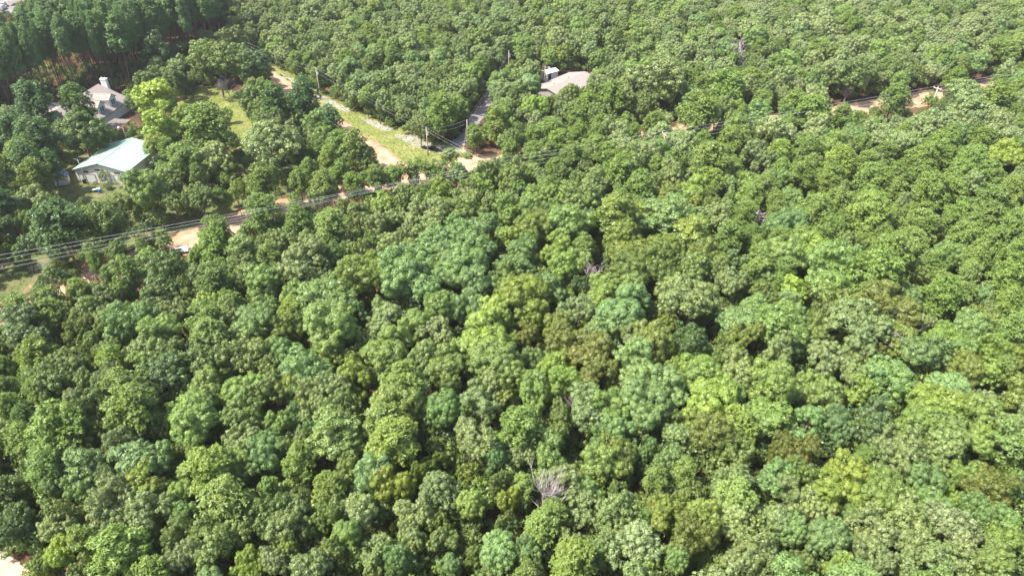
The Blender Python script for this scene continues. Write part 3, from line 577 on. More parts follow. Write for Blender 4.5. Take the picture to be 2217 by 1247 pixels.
LIST = """40,676,75,P 124,606,52,O 98,630,52,D 131,674,65,P 174,628,48,P 159,598,28,O 270,593,60,P 235,598,34,P 351,603,92,Od 320,575,58,H 266,643,45,O 430,603,60,G 460,608,70,Pd 197,676,72,O 235,643,46,G 341,651,80,Od 273,674,52,Hd 311,701,95,S
53,722,98,Gd 76,762,70,Pb 172,722,58,Yd 210,701,34,P 361,727,75,H 323,752,80,G 379,757,75,O 232,785,66,Pb 190,752,52,O 141,795,88,O 20,792,42,P 114,825,88,O 283,845,98,P 354,813,88,D 321,792,58,H 240,828,60,G 442,669,55,Lp 457,724,70,Pp 503,648,56,P 505,691,68,O 543,610,60,O 445,795,78,O 518,770,96,O 543,712,80,S 455,843,96,H 530,845,80,H 81,838,60,P 15,850,50,P 177,812,50,G
568,610,72,H 646,590,88,G 702,593,58,O 623,666,58,Pb 702,650,112,S 772,686,58,Sd 782,610,105,Y 876,610,118,S 934,623,88,S 1002,580,98,S 1020,618,88,S 563,701,80,S 613,722,60,Yd 661,706,58,O 702,724,108,H 840,694,80,G 894,701,68,H 957,679,78,H 1020,674,68,S 1070,691,70,Lp 949,722,68,G 1050,737,100,L 563,775,88,O 616,782,68,S 664,800,94,S 727,777,58,Y 838,762,90,H 762,770,44,O 911,782,70,G 924,762,48,Y 969,802,80,H 1002,770,58,H 1065,792,98,H 767,830,80,Yb 876,838,98,P 692,845,70,G 737,855,68,G 573,845,78,O 969,833,58,O 1045,850,80,G 813,828,40,O 641,853,58,Y
1103,585,58,S 1130,593,50,S 1216,583,66,L 1189,628,70,S 1130,651,112,Yb 1151,690,58,Y 1257,620,40,D 1320,628,70,H 1360,625,54,H 1254,679,76,G 1297,658,54,L 1360,673,100,S 1466,630,108,G 1494,673,108,G 1542,661,44,O 1446,696,44,Y 1358,580,90,Yd 1421,575,90,Yd 1497,585,78,O 1545,583,58,O 1560,613,28,G 1216,752,82,B 1290,722,62,Sp 1315,757,48,Sd 1135,734,50,B 1095,712,48,L 1090,750,58,L 1148,782,50,S 1358,737,70,G 1411,760,88,Yp 1471,732,58,D 1494,770,78,D 1598,701,88,S 1618,737,68,Y 1585,782,58,O 1540,780,48,O 1277,777,88,Bp 1290,812,80,Bp 1383,802,96,Sp 1441,838,80,Sp 1370,845,90,G 1191,812,68,L 1221,835,70,L 1163,838,70,H 1100,812,80,H 1095,858,58,Y 1456,815,50,L 1497,825,90,L 1555,833,100,H 1610,812,80,G
1641,587,58,H 1722,630,54,Lb 1714,676,68,Sp 1652,649,58,O 1771,584,108,H 1835,587,48,Sp 1905,595,112,P 2018,627,82,P 2061,633,60,P 2099,592,48,Pp 2180,600,80,P 2183,651,60,P 2121,651,48,S 1841,643,34,Pp 1803,638,38,S 1776,686,58,O 1674,713,108,H 1709,765,58,S 1765,727,70,O 1849,711,108,G 1913,676,100,Bp 1965,657,58,S 1854,754,80,G 1854,783,58,O 1948,743,70,Y 1903,773,48,B 2024,743,60,L 2078,719,80,S 2129,700,70,Y 2193,711,80,P 1989,775,90,S 2061,770,70,H 2112,759,48,L 2158,773,50,L 1924,824,100,S 2080,808,70,Y 2040,837,88,Sp 2139,810,58,L 2191,802,50,P 1666,835,108,H 1746,840,58,H 1835,818,70,G 1849,856,58,L 1787,867,90,H
25,882,58,P 46,913,52,Pd 93,870,48,O 165,876,58,G 133,938,115,P 34,962,68,P 93,1006,74,P 25,1030,58,Pd 264,897,108,P 273,922,68,D 248,975,80,Gd 192,1015,88,S 127,1059,58,S 174,1071,58,S 298,1000,80,Sp 351,987,68,S 335,1052,86,Yb 280,1043,48,P 428,1006,112,Pb 419,1059,64,H 497,1071,112,P 509,1015,68,H 341,934,54,O 425,922,108,H 521,900,88,O 528,953,80,G 236,1102,100,G 323,1108,90,G 121,1115,68,O 34,1124,74,D 36,1150,64,D 118,1155,60,Gp 248,1146,70,G 133,1208,72,Lb 192,1183,64,P 264,1195,108,Pb 382,1127,58,S 391,1164,78,O 466,1183,98,O 413,1217,80,G 528,1155,80,O 335,1232,80,Pb 540,1226,58,L 104,1218,46,O 180,1242,44,G 310,1155,58,O
633,903,44,S 602,922,48,H 677,888,58,G 742,885,80,O 850,870,108,Yp 835,910,86,P 853,956,106,Pb 739,950,110,H 667,947,40,S 574,993,84,S 642,1012,72,P 751,1009,58,H 714,1053,70,Pb 810,1025,90,Sp 853,1059,82,Yb 965,897,80,S 1043,894,84,G 1006,969,108,G 940,997,44,Yd 913,1034,40,Y 953,1065,84,G 1077,1000,58,Sd 1080,1046,48,O 1024,1096,60,Lp 897,1127,80,Gp 732,1099,58,G 776,1121,80,G 658,1139,58,G 593,1139,80,O 633,1105,88,G 953,1139,48,O 965,1173,74,O 708,1139,58,O 633,1189,50,H 757,1180,68,H 838,1195,68,G 863,1226,74,Sd 891,1180,58,G 602,1223,70,G 658,1232,58,G 704,1208,68,O 555,1223,44,L 1074,1201,86,Sp 975,1236,58,S 1024,1195,54,O 794,1226,58,G 1083,1133,44,O
1127,916,94,P 1167,879,68,H 1210,907,50,O 1266,897,90,G 1303,882,90,H 1390,903,108,S 1350,938,68,S 1530,872,108,L 1592,922,86,Pb 1462,947,56,Sp 1530,944,94,B 1502,910,70,Y 1598,978,74,O 1453,1003,60,S 1480,1028,58,P 1425,1046,58,P 1127,966,58,G 1142,997,50,Gp 1204,990,80,H 1291,1003,84,H 1350,990,80,Y 1397,987,40,S 1130,1052,54,Pp 1108,1087,50,Yb 1201,1118,70,P 1164,1146,80,P 1099,1130,48,D 1266,1102,74,G 1335,1099,94,G 1279,1071,58,S 1335,1062,40,O 1387,1124,34,S 1437,1118,64,Yp 1502,1124,84,Yp 1512,1186,98,B 1602,1074,84,Pp 1580,1040,68,G 1592,1133,80,Gp 1608,1195,90,G 1387,1186,98,Gp 1316,1170,68,G 1319,1205,50,S 1263,1189,58,G 1217,1170,60,G 1235,1217,94,Pb 1158,1208,58,S 1397,1239,50,L 1465,1226,58,S 1493,1083,48,O
1660,894,90,H 1735,922,70,S 1797,938,70,Sd 1682,975,60,B 1744,993,78,B 1890,913,92,D 1868,956,58,L 1840,1018,96,Yb 1794,1059,88,Yb 1676,1043,74,S 1691,1068,68,G 2008,900,118,L 1977,922,98,H 2048,941,98,H 2104,907,98,H 2163,916,80,G 2178,962,80,H 2110,962,80,H 1930,975,88,G 1967,997,98,G 2039,993,88,G 1986,1052,90,S 1918,1062,98,H 1940,1105,98,G 2008,1096,80,S 2073,1034,58,H 2141,1062,94,B 2203,1052,50,S 2067,1083,58,L 2104,1108,70,S 2163,1136,70,S 1843,1114,50,S 1744,1099,70,G 1673,1124,80,G 1713,1158,70,S 1648,1183,78,G 1794,1158,80,S 1893,1155,98,G 2054,1149,98,Gp 1971,1176,90,G 2092,1189,80,Gp 2178,1176,80,H 1812,1235,68,L 1899,1217,80,G 1992,1223,88,G 2070,1229,80,G 2147,1226,80,H 1676,1226,80,G 1744,1226,58,O
71,433,64,G 128,475,100,Q 234,475,78,Pd 266,443,50,O 314,427,84,Hd 379,437,48,O 433,443,48,O 478,427,36,Pd 510,414,28,Nb 558,388,64,P 600,384,42,O 645,385,44,P 683,426,34,O 565,446,70,P 638,485,64,Pd 635,440,32,N 459,498,66,P 457,533,62,P 432,556,34,L 350,520,32,N 305,533,26,N 326,534,28,O 250,549,48,O 205,566,30,P 526,530,70,Pp 13,433,60,Q 19,485,48,D 48,539,58,D
80,222,78,Q 30,270,62,Q 85,290,68,Q 60,345,62,Q 104,352,42,Q 168,221,64,Qb 172,280,90,Od 210,300,50,Od 334,207,78,Lbt 335,276,62,Lbt 338,322,46,Yp 449,268,96,P 395,263,48,Y 404,337,76,P 459,346,78,G 584,314,116,G 539,218,66,O 594,221,62,Qb 651,208,72,Q 590,266,54,O 684,280,70,Hd 715,258,54,Q 465,138,100,O 510,93,58,O 443,112,58,O 552,154,68,D 340,122,74,D 385,106,58,D 765,318,64,P 723,316,58,P 794,340,48,O 710,345,40,Pb 948,228,68,P 994,228,40,P 909,274,48,O 975,337,38,N 1029,287,38,P 720,372,40,P 665,365,40,P
1151,196,58,Sp 1122,180,48,O 1128,135,48,O 1080,273,54,Y 1157,237,50,L 1221,212,58,O 1279,218,50,Pb 1257,257,50,P 1189,279,58,P 1298,270,44,P 1241,285,44,P 1411,263,50,P 1160,289,44,P 1350,270,40,P 1337,205,60,P 1427,167,108,G 1385,154,58,H 1433,205,58,H 1507,237,84,P 1577,180,80,P 1590,241,48,P 1654,215,48,P 1632,170,50,Pb 1721,222,58,P 1757,233,64,P 1825,247,38,P 1934,208,54,P 1951,177,38,Pp 2015,213,28,N 2066,174,44,P 2091,219,98,G 2164,208,70,P 805,71,40,Pb
1111,388,70,O 1106,333,48,P 1159,335,50,P 1174,398,40,G 1200,364,44,P 1234,335,50,P 1224,381,40,O 1285,321,54,P 1311,335,50,P 1268,369,40,Od 1381,328,80,G 1417,331,54,S 1477,304,70,G 1537,338,80,Pp 1424,359,40,Pb 1455,379,58,G 1489,343,48,O 1342,376,70,P 1376,403,64,P 1297,381,44,P 1277,408,64,G 1292,427,58,G 1224,410,50,H 1229,434,48,L 1138,422,40,S 1164,434,58,H 1102,415,48,H 1345,424,50,P 1395,441,40,S 1419,405,50,O 1499,381,34,S 1494,415,64,L 1451,434,58,Y 1503,444,48,Y 1547,391,64,P 1585,357,30,P 1573,420,40,G 1099,463,54,H 1147,458,58,H 1152,501,86,Yd 1193,458,34,H 1229,487,90,H 1268,487,48,S 1335,489,104,Y 1441,480,108,Sp 1511,511,94,Y 1398,504,34,Y 1349,523,64,Y 1357,557,78,Y 1426,545,74,Y 1465,533,58,S 1532,569,70,Yd 1094,516,54,L 1126,552,64,S 1200,554,58,L 1552,472,68,G 1309,458,48,Yd
690,400,58,Pp 719,407,30,P 764,394,44,Pb 807,385,44,P 839,378,38,P 886,362,28,N 905,360,26,N 921,362,28,N 941,364,28,N 866,366,28,N 958,368,26,N 785,386,26,N 823,376,26,N 848,376,24,N 715,491,74,P 746,452,38,O 778,473,68,O 814,491,54,G 825,443,44,L 868,441,50,O 876,416,26,P 863,477,44,G 929,473,80,G 839,486,22,Pb 962,414,56,Pb 912,422,32,P 929,438,40,P 990,380,40,S 1048,389,58,O 1046,416,44,L 1012,412,40,O 1015,457,68,H 1060,450,34,G 931,507,58,G 888,500,40,G 812,536,44,Hd 859,538,68,G 764,549,58,O 717,563,54,Pd 665,563,94,G 816,565,48,O 805,592,68,Y 936,547,90,S 985,513,70,S 1037,527,80,S 891,574,90,S 972,576,80,S 1062,495,54,S
1587,363,40,P 1637,345,70,G 1691,323,50,Pb 1745,323,54,P 1786,323,44,S 1817,354,64,Pb 1768,359,44,P 1700,359,34,S 1727,372,40,P 1876,350,50,P 1632,399,58,H 1682,395,54,S 1713,440,50,H 1781,404,54,Pb 1750,458,74,Pp 1808,431,54,P 1840,435,30,P 1885,381,70,P 1939,377,54,P 1935,408,50,P 1885,449,94,P 1799,494,58,P 2011,408,74,P 2061,413,58,P 2110,408,54,G 2029,327,70,P 2083,368,58,P 2115,336,58,P 2183,341,64,Lb 2142,377,54,P 2187,395,44,G 2147,431,70,P 2128,462,58,P 2074,458,64,P 2083,512,70,P 1989,494,70,P 1980,521,58,P 1917,548,108,P 2120,526,54,P 2156,521,54,P 2196,490,58,P 2196,566,80,P 1844,571,44,Sp 1709,553,70,H 1763,553,80,L 1641,557,58,H 1587,566,44,S 1619,508,44,Pd 1646,508,30,Pd 1578,449,44,G 1619,417,54,P 1953,449,40,G 2029,566,50,P 2011,345,40,P"""
# polygons of open ground in the photograph: no filler tree may cover them
CLEAR = [STRIP+[(575, 165)], [(1042, 235), (1052, 228), (1060, 242), (1040, 275), (1015, 325), (985, 325), (1000, 292), (1020, 262)],
    [(270, 570), (400, 512), (520, 472), (620, 436), (740, 403), (860, 372), (1000, 345), (1080, 342), (1080, 362), (1000, 380), (870, 414), (740, 448), (640, 478), (520, 510), (420, 550), (290, 590)],
    [(862, 385), (722, 275), (746, 262), (880, 365)], [(570, 140), (605, 150), (640, 195), (610, 205)],
    [(1785, 232), (2010, 196), (2150, 166), (2165, 182), (2035, 218), (2010, 238), (1900, 247), (1790, 270)], [(155, 360), (210, 345), (280, 290), (340, 320), (335, 345), (285, 408), (165, 408)],
    [(116, 250), (118, 205), (150, 198), (215, 180), (280, 205), (245, 255), (278, 262), (275, 282), (235, 290), (215, 240)], [(85, 385), (165, 400), (330, 410), (300, 440), (220, 445), (90, 435)],
    [(380, 245), (388, 215), (440, 190), (505, 200), (540, 245), (545, 300), (505, 315), (490, 250), (400, 250)], [(1160, 185), (1175, 148), (1215, 155), (1265, 146), (1288, 155), (1225, 208), (1185, 218)],
    [(-50, 585), (60, 566), (70, 552), (125, 552), (118, 580), (90, 605), (50, 640), (-50, 665)], [(183, 585), (235, 585), (238, 640), (205, 645)], [(-220, 1175), (12, 1192), (62, 1240), (110, 1330), (100, 1420), (-220, 1420)],
    [(355, 532), (408, 522), (412, 548), (395, 560), (355, 556)], [(-40, -20), (66, -10), (32, 30), (-40, 42)], [(1008, 345), (1070, 340), (1075, 360), (1010, 365)]]
for x, y, r in ((1740, 845, 26), (1655, 500, 12), (1545, 650, 18), (1530, 740, 20), (1280, 595, 14), (1392, 1045, 16), (1270, 640, 8), (772, 720, 8), (790, 560, 6), (365, 850, 10), (930, 855, 8), (1730, 870, 14), (255, 730, 9), (85, 665, 10), (137, 628, 10), (2120, 880, 8), (1975, 850, 8), (520, 870, 6), (1610, 112, 13), (1637, 478, 16), (1182, 1068, 22), (1278, 585, 16), (494, 192, 32), (672, 520, 16)):
    CLEAR.append([(x+r*cos(a*pi/4), y+r*sin(a*pi/4)) for a in range(8)])
MW, MH, MO = 700, 420, 60                                       # quarter-size mask with a border
yy, xx = np.mgrid[0:MH, 0:MW]; px_ = (xx-MO)*4.0; py_ = (yy-MO)*4.0; MASK = np.zeros((MH, MW), bool)
def inpoly(px, py, poly):
    r = np.zeros(px.shape, bool); n = len(poly)
    for i in range(n):
        x1, y1 = poly[i]; x2, y2 = poly[(i+1) % n]
        if y1 == y2: continue
        r ^= ((y1 > py) != (y2 > py)) & (px < (x2-x1)*(py-y1)/(y2-y1)+x1)
    return r
for pl in CLEAR: MASK |= inpoly(px_, py_, pl)
LOT = inpoly(px_, py_, [(-60, -40), (70, -40), (64, 4), (34, 34), (-60, 48)])
TRUNKS = inpoly(px_, py_, [(-40, 150), (60, 120), (290, 110), (300, 185), (200, 190), (130, 225), (-40, 235)])      # the open floor below the tall pines
PINES = [(-400, -60), (40, 36), (130, 10), (300, -60), (470, -60), (478, 70), (410, 100), (330, 130), (280, 155), (205, 155), (120, 175), (60, 205), (-30, 215), (-300, 300)]
HOME = [(-20, 250), (110, 190), (300, 170), (420, 185), (520, 190), (560, 300), (720, 300), (790, 350), (620, 430), (330, 510), (120, 560), (-20, 600)]     # the homestead and its yards: mostly single trees placed one by one
def near_line(p, line, d):
    for a, b in zip(line[:-1], line[1:]):
        ax, ay = a; bx, by = b; L2 = (bx-ax)**2+(by-ay)**2; t = max(0, min(1, ((p[0]-ax)*(bx-ax)+(p[1]-ay)*(by-ay))/L2))
        if (p[0]-ax-t*(bx-ax))**2+(p[1]-ay-t*(by-ay))**2 < d*d: return True
    return False
FOOT = [(-104, 165, 11.5), (-131, 198, 13), (-116, 190, 5), (17, 224, 8.5), (23, 230, 7), (13, 217, 7), (14.5, 236, 4), (-113.7, 157, 3.5), (-72, 124, 4), (-64.5, 126.5, 3.4), (-98, 118, 2.5), (-236, 341, 7)]
REG_T = np.random.default_rng(5)
def pick(r, *opts):
    for p, c in opts:
        if r < p: return c
        r -= p
    return opts[-1][1]
def region(px, py):
    r = REG_T.random()
    if inpoly(np.array([px]), np.array([py]), PINES)[0]: return 'T'
    if px < 560 and py < 230: return pick(r, (.6, 'O'), (.2, 'D'), (.2, 'G'))
    if py < 250 and px < 1500: return pick(r, (.46, 'G'), (.28, 'O'), (.10, 'H'), (.07, 'S'), (.03, 'Y'), (.06, 'P'))
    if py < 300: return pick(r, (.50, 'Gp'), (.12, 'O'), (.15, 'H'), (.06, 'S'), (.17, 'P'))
    if px > 1550 and py < 620: return pick(r, (.66, 'P'), (.16, 'G'), (.08, 'S'), (.10, 'H'))
    if px > 1000 and py < 430: return pick(r, (.38, 'P'), (.25, 'O'), (.25, 'G'), (.12, 'H'))
    if px < 700 and py < 600: return pick(r, (.40, 'P'), (.40, 'O'), (.20, 'D'))
    if px < 600: return pick(r, (.45, 'O'), (.20, 'G'), (.10, 'S'), (.10, 'H'), (.15, 'P'))
    return pick(r, (.28, 'O'), (.28, 'G'), (.20, 'H'), (.12, 'S'), (.08, 'Y'), (.04, 'P'))
def size_of(code, wm, mod=''):
    """height of a tree of this kind whose crown is WM metres wide"""
    if code == 'T': return 25.0
    if 't' in mod: return 4+1.4*wm
    if code == 'N': return 8.6
    if code == 'Q': return 6.5+1.15*wm
    if code == 'P': return 4.8+1.08*wm
    return 4.9+.84*wm
ZC = {k: PROTO[KIND[k][1]][0]['zc']/PROTO[KIND[k][1]][0]['H'] for k in KIND}
trees = []                                                       # dicts: code, mod, x, y, w, H, px, py, wpx, manual
for tok in LIST.split():
    x, y, wp, c = tok.split(','); x, y, wp = float(x), float(y), float(wp)*1.05; code, mod = c[0], c[1:]
    H = 11.0; wm = 7.0
    for _ in range(4):
        p = un(x, y, H*ZC[code]); dep = proj(p)[2]; wm = wp*dep/FPX; H = size_of(code, wm, mod)
    p = un(x, y, H*ZC[code]); trees.append(dict(code=code, mod=mod, x=p[0], y=p[1], w=wm, H=H*RNG.uniform(.95, 1.06), px=x, py=y, wpx=wp, manual=True))
cell = {}
def put(i, x, y): cell.setdefault((int(x//8), int(y//8)), []).append(i)
for i, t in enumerate(trees): put(i, t['x'], t['y'])
def free(x, y, w, k=.43):
    cx, cy = int(x//8), int(y//8)
    for a in range(cx-2, cx+3):
        for b_ in range(cy-2, cy+3):
            for i in cell.get((a, b_), ()):
                t = trees[i]
                if (t['x']-x)**2+(t['y']-y)**2 < (k*(t['w']+w))**2: return False
    return True
for step in range(60000):
    v = RNG.random(); Y = 28+v*410; X = (RNG.random()*2-1)*(52+.82*Y)
    a, b_, dep = proj((X, Y, 8))
    if not (-330 < a < 2550 and -130 < b_ < 1500): continue
    if inpoly(np.array([a]), np.array([b_]), HOME)[0] and RNG.random() < .88: continue
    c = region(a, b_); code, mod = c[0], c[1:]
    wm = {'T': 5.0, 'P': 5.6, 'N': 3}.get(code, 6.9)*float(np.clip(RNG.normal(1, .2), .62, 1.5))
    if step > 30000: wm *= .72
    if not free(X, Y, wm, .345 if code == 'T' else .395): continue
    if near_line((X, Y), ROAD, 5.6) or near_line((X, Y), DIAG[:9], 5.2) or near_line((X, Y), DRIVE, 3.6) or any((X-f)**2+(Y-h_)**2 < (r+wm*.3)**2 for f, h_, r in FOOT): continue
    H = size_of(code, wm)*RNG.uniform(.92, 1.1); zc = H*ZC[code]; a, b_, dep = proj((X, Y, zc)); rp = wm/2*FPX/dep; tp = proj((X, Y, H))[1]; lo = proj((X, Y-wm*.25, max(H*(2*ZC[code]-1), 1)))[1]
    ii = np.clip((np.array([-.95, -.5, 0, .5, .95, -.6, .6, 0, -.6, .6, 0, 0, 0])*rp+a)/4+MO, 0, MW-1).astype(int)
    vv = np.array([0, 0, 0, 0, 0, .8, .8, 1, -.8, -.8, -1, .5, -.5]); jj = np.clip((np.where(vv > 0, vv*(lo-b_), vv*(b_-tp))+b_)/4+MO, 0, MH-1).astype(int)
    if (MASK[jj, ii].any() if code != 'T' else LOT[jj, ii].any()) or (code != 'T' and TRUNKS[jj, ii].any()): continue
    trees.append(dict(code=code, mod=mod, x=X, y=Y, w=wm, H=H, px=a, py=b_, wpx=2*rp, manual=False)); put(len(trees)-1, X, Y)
def tone(t):
    c = np.array(TONE[t['code']]); m_ = t['mod']
    if 'b' in m_: c = c*np.array([1.18, 1.14, .95])
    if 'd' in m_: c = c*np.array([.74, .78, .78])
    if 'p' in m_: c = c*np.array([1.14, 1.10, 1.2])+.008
    c = c*RNG.uniform(.88, 1.12)*np.array([RNG.uniform(.95, 1.06), 1, RNG.uniform(.9, 1.1)])
    return (*c, 1)
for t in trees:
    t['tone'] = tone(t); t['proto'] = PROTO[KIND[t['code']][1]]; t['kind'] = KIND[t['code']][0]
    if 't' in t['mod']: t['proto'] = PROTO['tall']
    elif t['code'] in 'LHYS' and RNG.random() < .16: t['proto'] = PROTO['tall']
    t['pi'] = int(RNG.integers(len(t['proto']))); t['inframe'] = 5 < t['px'] < 2212 and -8 < t['py'] < 1240
    t['area'] = t['wpx']*t['wpx']*(1.0 if t['manual'] else .8)
things = []
for k in ('oak_tree', 'gum_tree', 'hickory_tree', 'pine_tree'):
    things += sorted((t for t in trees if t['kind'] == k and t['inframe']), key=lambda t: -t['area'])[:300]
chosen = set(map(id, things)); rest = [t for t in trees if id(t) not in chosen]

# ------------------------------------------------------------------ labels: look first, then the nearest landmark one can find
MARKS = [(248, 345, "the pale green workshop roof"), (225, 225, "the dormered house"), (1225, 178, "the taupe house roof"), (385, 545, "the white trailer"), (690, 185, "the tall verge pole"), (926, 310, "the pole at the verge end"), (2026, 212, "the crossarmed pole"), (1040, 250, "the gravel driveway"), (90, 578, "the farm gate"), (1610, 109, "the bleached dead tree"), (1637, 476, "the fallen-limbed dead tree"), (1180, 1071, "the vase-shaped dead tree"), (1275, 580, "the grey snag"), (672, 522, "the grey twiggy bush"), (494, 190, "the pale dead bush"),
    (1130, 651, "the golden hickory"), (1216, 752, "the bronze hickory"), (1290, 722, "the blue-grey gum"), (1722, 630, "the lime-green hickory"), (1840, 1018, "the big yellow-green hickory"), (853, 956, "the round bright pine"), (1441, 480, "the broad silvery gum"), (1024, 1096, "the pale narrow hickory"), (623, 666, "the lime-tipped pine"), (30, 1220, "the sandy ground patch"), (428, 1006, "the big dome pine"), (1740, 845, "the dark brushy gap"), (2008, 900, "the broad light-green hickory"), (2141, 1062, "the olive-bronze hickory"), (457, 724, "the pale feathery pine"), (810, 325, "the sunlit side road"), (1885, 449, "the broad yellow-green pine"), (2183, 341, "the vivid lime hickory"), (1512, 1186, "the large bronze-olive hickory"), (805, 71, "the small vivid pine"), (133, 938, "the wide green pine"), (334, 207, "the tall lime-green hickory"), (876, 610, "the tall sea-green gum"), (1441, 880, "the pale sage grove"), (1335, 489, "the wide olive hickory")]
ORD = ["nearest", "second", "third", "fourth", "fifth", "sixth", "seventh", "eighth", "ninth", "tenth", "eleventh", "twelfth"]+["%dth" % k for k in range(13, 60)]
DIRS = ["right of", "up and right of", "above", "up and left of", "left of", "down and left of", "below", "down and right of"]
LOOK = {'O': 'mid-green', 'G': 'grey-green', 'D': 'dark green', 'S': 'sea-green', 'H': 'soft green', 'L': 'lime-green', 'Y': 'yellow-olive', 'B': 'bronze-olive', 'P': 'yellow-green', 'Q': 'dark green', 'N': 'slender green', 'T': 'tall dark'}
MODW = {'': '', 'b': 'bright ', 'd': 'darker ', 'p': 'pale '}  # words for the tone modifiers of a crown's own colour
DISTINCT = {(1130, 651): "broad golden yellow-green hickory in the middle of the wood, the yellowest crown", (1216, 752): "bronze brown-green hickory, the brownest round crown beside the blue-grey gum", (1290, 722): "blue-grey gum tree against the bronze hickory, the bluest crown", (1722, 630): "vivid lime-green star-leaved hickory in the gap-dotted wood above the brushy gap", (1840, 1018): "big yellow-green hickory with glossy crown standing over darker trees", (853, 956): "round bright green pine with the most evenly domed crown", (1441, 480): "broad silvery sea-green gum among yellow-olive hickories", (1024, 1096): "pale narrow upright hickory standing alone over dark gaps", (334, 207): "tall lime-green hickory by the dormered house, the taller of two", (335, 276): "yellow lime-green hickory just behind the pale green workshop", (805, 71): "small vivid green pine sticking out of the far grey-green oaks", (168, 221): "rounded dark pine hiding the middle of the dormered house", (2183, 341): "vivid lime hickory at the wood edge among yellow-green pines"}
slots = {}
for t in things:
    d = [((t['px']-mx_)**2+(t['py']-my_)**2, k) for k, (mx_, my_, _) in enumerate(MARKS)]; d.sort()
    d0 = d[0] if d[0][0] > 30 else d[1]
    mx_, my_, nm_ = MARKS[d0[1]]; s8 = int(((math.atan2(my_-t['py'], t['px']-mx_)+pi/8) % (2*pi))//(pi/4)); slots.setdefault((d0[1], s8), []).append((d0[0], id(t), t))
for (k, s8), L_ in slots.items():
    L_.sort(key=lambda q: q[0])
    for i, (_, _, t) in enumerate(L_):
        key = (int(t['px']), int(t['py']))
        if t['manual'] and key in DISTINCT: t['label'] = DISTINCT[key]; continue
        sp_ = KIND[t['code']][2]; sz = "broad " if t['w'] > 8.6 else "small " if t['w'] < 4.6 else ""
        t['label'] = (MODW[t['mod'][:1]]+sz+LOOK[t['code']]+" "+sp_+", "+ORD[i]+" tree "+DIRS[s8]+" "+MARKS[k][2])
GROUPN = {'oak_tree': 'oaks of the wood', 'gum_tree': 'gum trees of the wood', 'hickory_tree': 'hickories of the wood', 'pine_tree': 'pines of the wood'}
for t in things:
    pr = t['proto'][t['pi']]; e = thing(t['kind'], t['label'], "tree", (t['x'], t['y'], 0), RNG.uniform(0, 2*pi), GROUPN[t['kind']])
    s_ = t['w']/(2*pr['R']); e.scale = (s_*RNG.uniform(.92, 1.1), s_*RNG.uniform(.88, 1.1), t['H']/pr['H']); e.rotation_euler[0] = RNG.normal(0, .08); e.rotation_euler[1] = RNG.normal(0, .08)
    for nm_, me in (("crown", pr['crown']), ("trunk", pr['trunk'])):
        o = bpy.data.objects.new(nm_, me); C.objects.link(o); o.parent = e
        if nm_ == "crown": o.color = t['tone']

# ------------------------------------------------------------------ the rest of the woods: one mass per kind
def scatter(name, items, keys):
    """ITEMS: (x, y, rz, sx, sz, proto key, index, tone); one object whose points carry trees of the kinds in KEYS"""
    lib = [(k, i) for k in keys for i in range(len(PROTO[k]))]; idx = {ki: n for n, ki in enumerate(lib)}
    me = bpy.data.meshes.new(name); n = len(items); me.vertices.add(n)
    me.vertices.foreach_set("co", np.array([(t[0], t[1], 0) for t in items], np.float32).ravel())
    for an, ty, vals, f in (("pick", 'INT', [idx[(t[5], t[6])] for t in items], "value"), ("turn", 'FLOAT', [t[2] for t in items], "value")):
        at = me.attributes.new(an, ty, 'POINT'); at.data.foreach_set(f, vals)
    at = me.attributes.new("size", 'FLOAT_VECTOR', 'POINT'); at.data.foreach_set("vector", np.array([(t[3], t[3], t[4]) for t in items], np.float32).ravel())
    at = me.attributes.new("tone", 'FLOAT_COLOR', 'POINT'); at.data.foreach_set("color", np.array([t[7] for t in items], np.float32).ravel())
    o = bpy.data.objects.new(name, me); C.objects.link(o)
    ng = bpy.data.node_groups.new(name, 'GeometryNodeTree'); ng.interface.new_socket("Geometry", in_out='INPUT', socket_type='NodeSocketGeometry'); ng.interface.new_socket("Geometry", in_out='OUTPUT', socket_type='NodeSocketGeometry')
    N = ng.nodes; L = ng.links; gi = N.new('NodeGroupInput'); go = N.new('NodeGroupOutput'); jn = N.new('GeometryNodeJoinGeometry')
    for ki in reversed(lib):                                    # a joined geometry lists its inputs last-linked first
        pr = PROTO[ki[0]][ki[1]]; j2 = N.new('GeometryNodeJoinGeometry')
        for mname in ('crown', 'trunk'):
            src = SRC[(ki, mname)]; oi = N.new('GeometryNodeObjectInfo'); oi.inputs[0].default_value = src; out = oi.outputs["Geometry"]
            L.new(out, j2.inputs[0])
        gt = N.new('GeometryNodeGeometryToInstance'); L.new(j2.outputs[0], gt.inputs[0]); L.new(gt.outputs[0], jn.inputs[0])
    mp = N.new('GeometryNodeMeshToPoints'); L.new(gi.outputs[0], mp.inputs[0]); ip = N.new('GeometryNodeInstanceOnPoints'); ip.inputs["Pick Instance"].default_value = True
    def attr(nm, ty):
        a = N.new('GeometryNodeInputNamedAttribute'); a.data_type = ty; a.inputs[0].default_value = nm; return a.outputs[0]
    L.new(mp.outputs[0], ip.inputs["Points"]); L.new(jn.outputs[0], ip.inputs["Instance"]); L.new(attr("pick", 'INT'), ip.inputs["Instance Index"])
    cb = N.new('ShaderNodeCombineXYZ'); L.new(attr("turn", 'FLOAT'), cb.inputs[2]); L.new(cb.outputs[0], ip.inputs["Rotation"]); L.new(attr("size", 'FLOAT_VECTOR'), ip.inputs["Scale"])
    L.new(ip.outputs[0], go.inputs[0]); md = o.modifiers.new("trees", 'NODES'); md.node_group = ng
    return tag(o, kind='stuff')
SRC = {}                                                         # source objects of the scattered masses, never linked into the scene itself
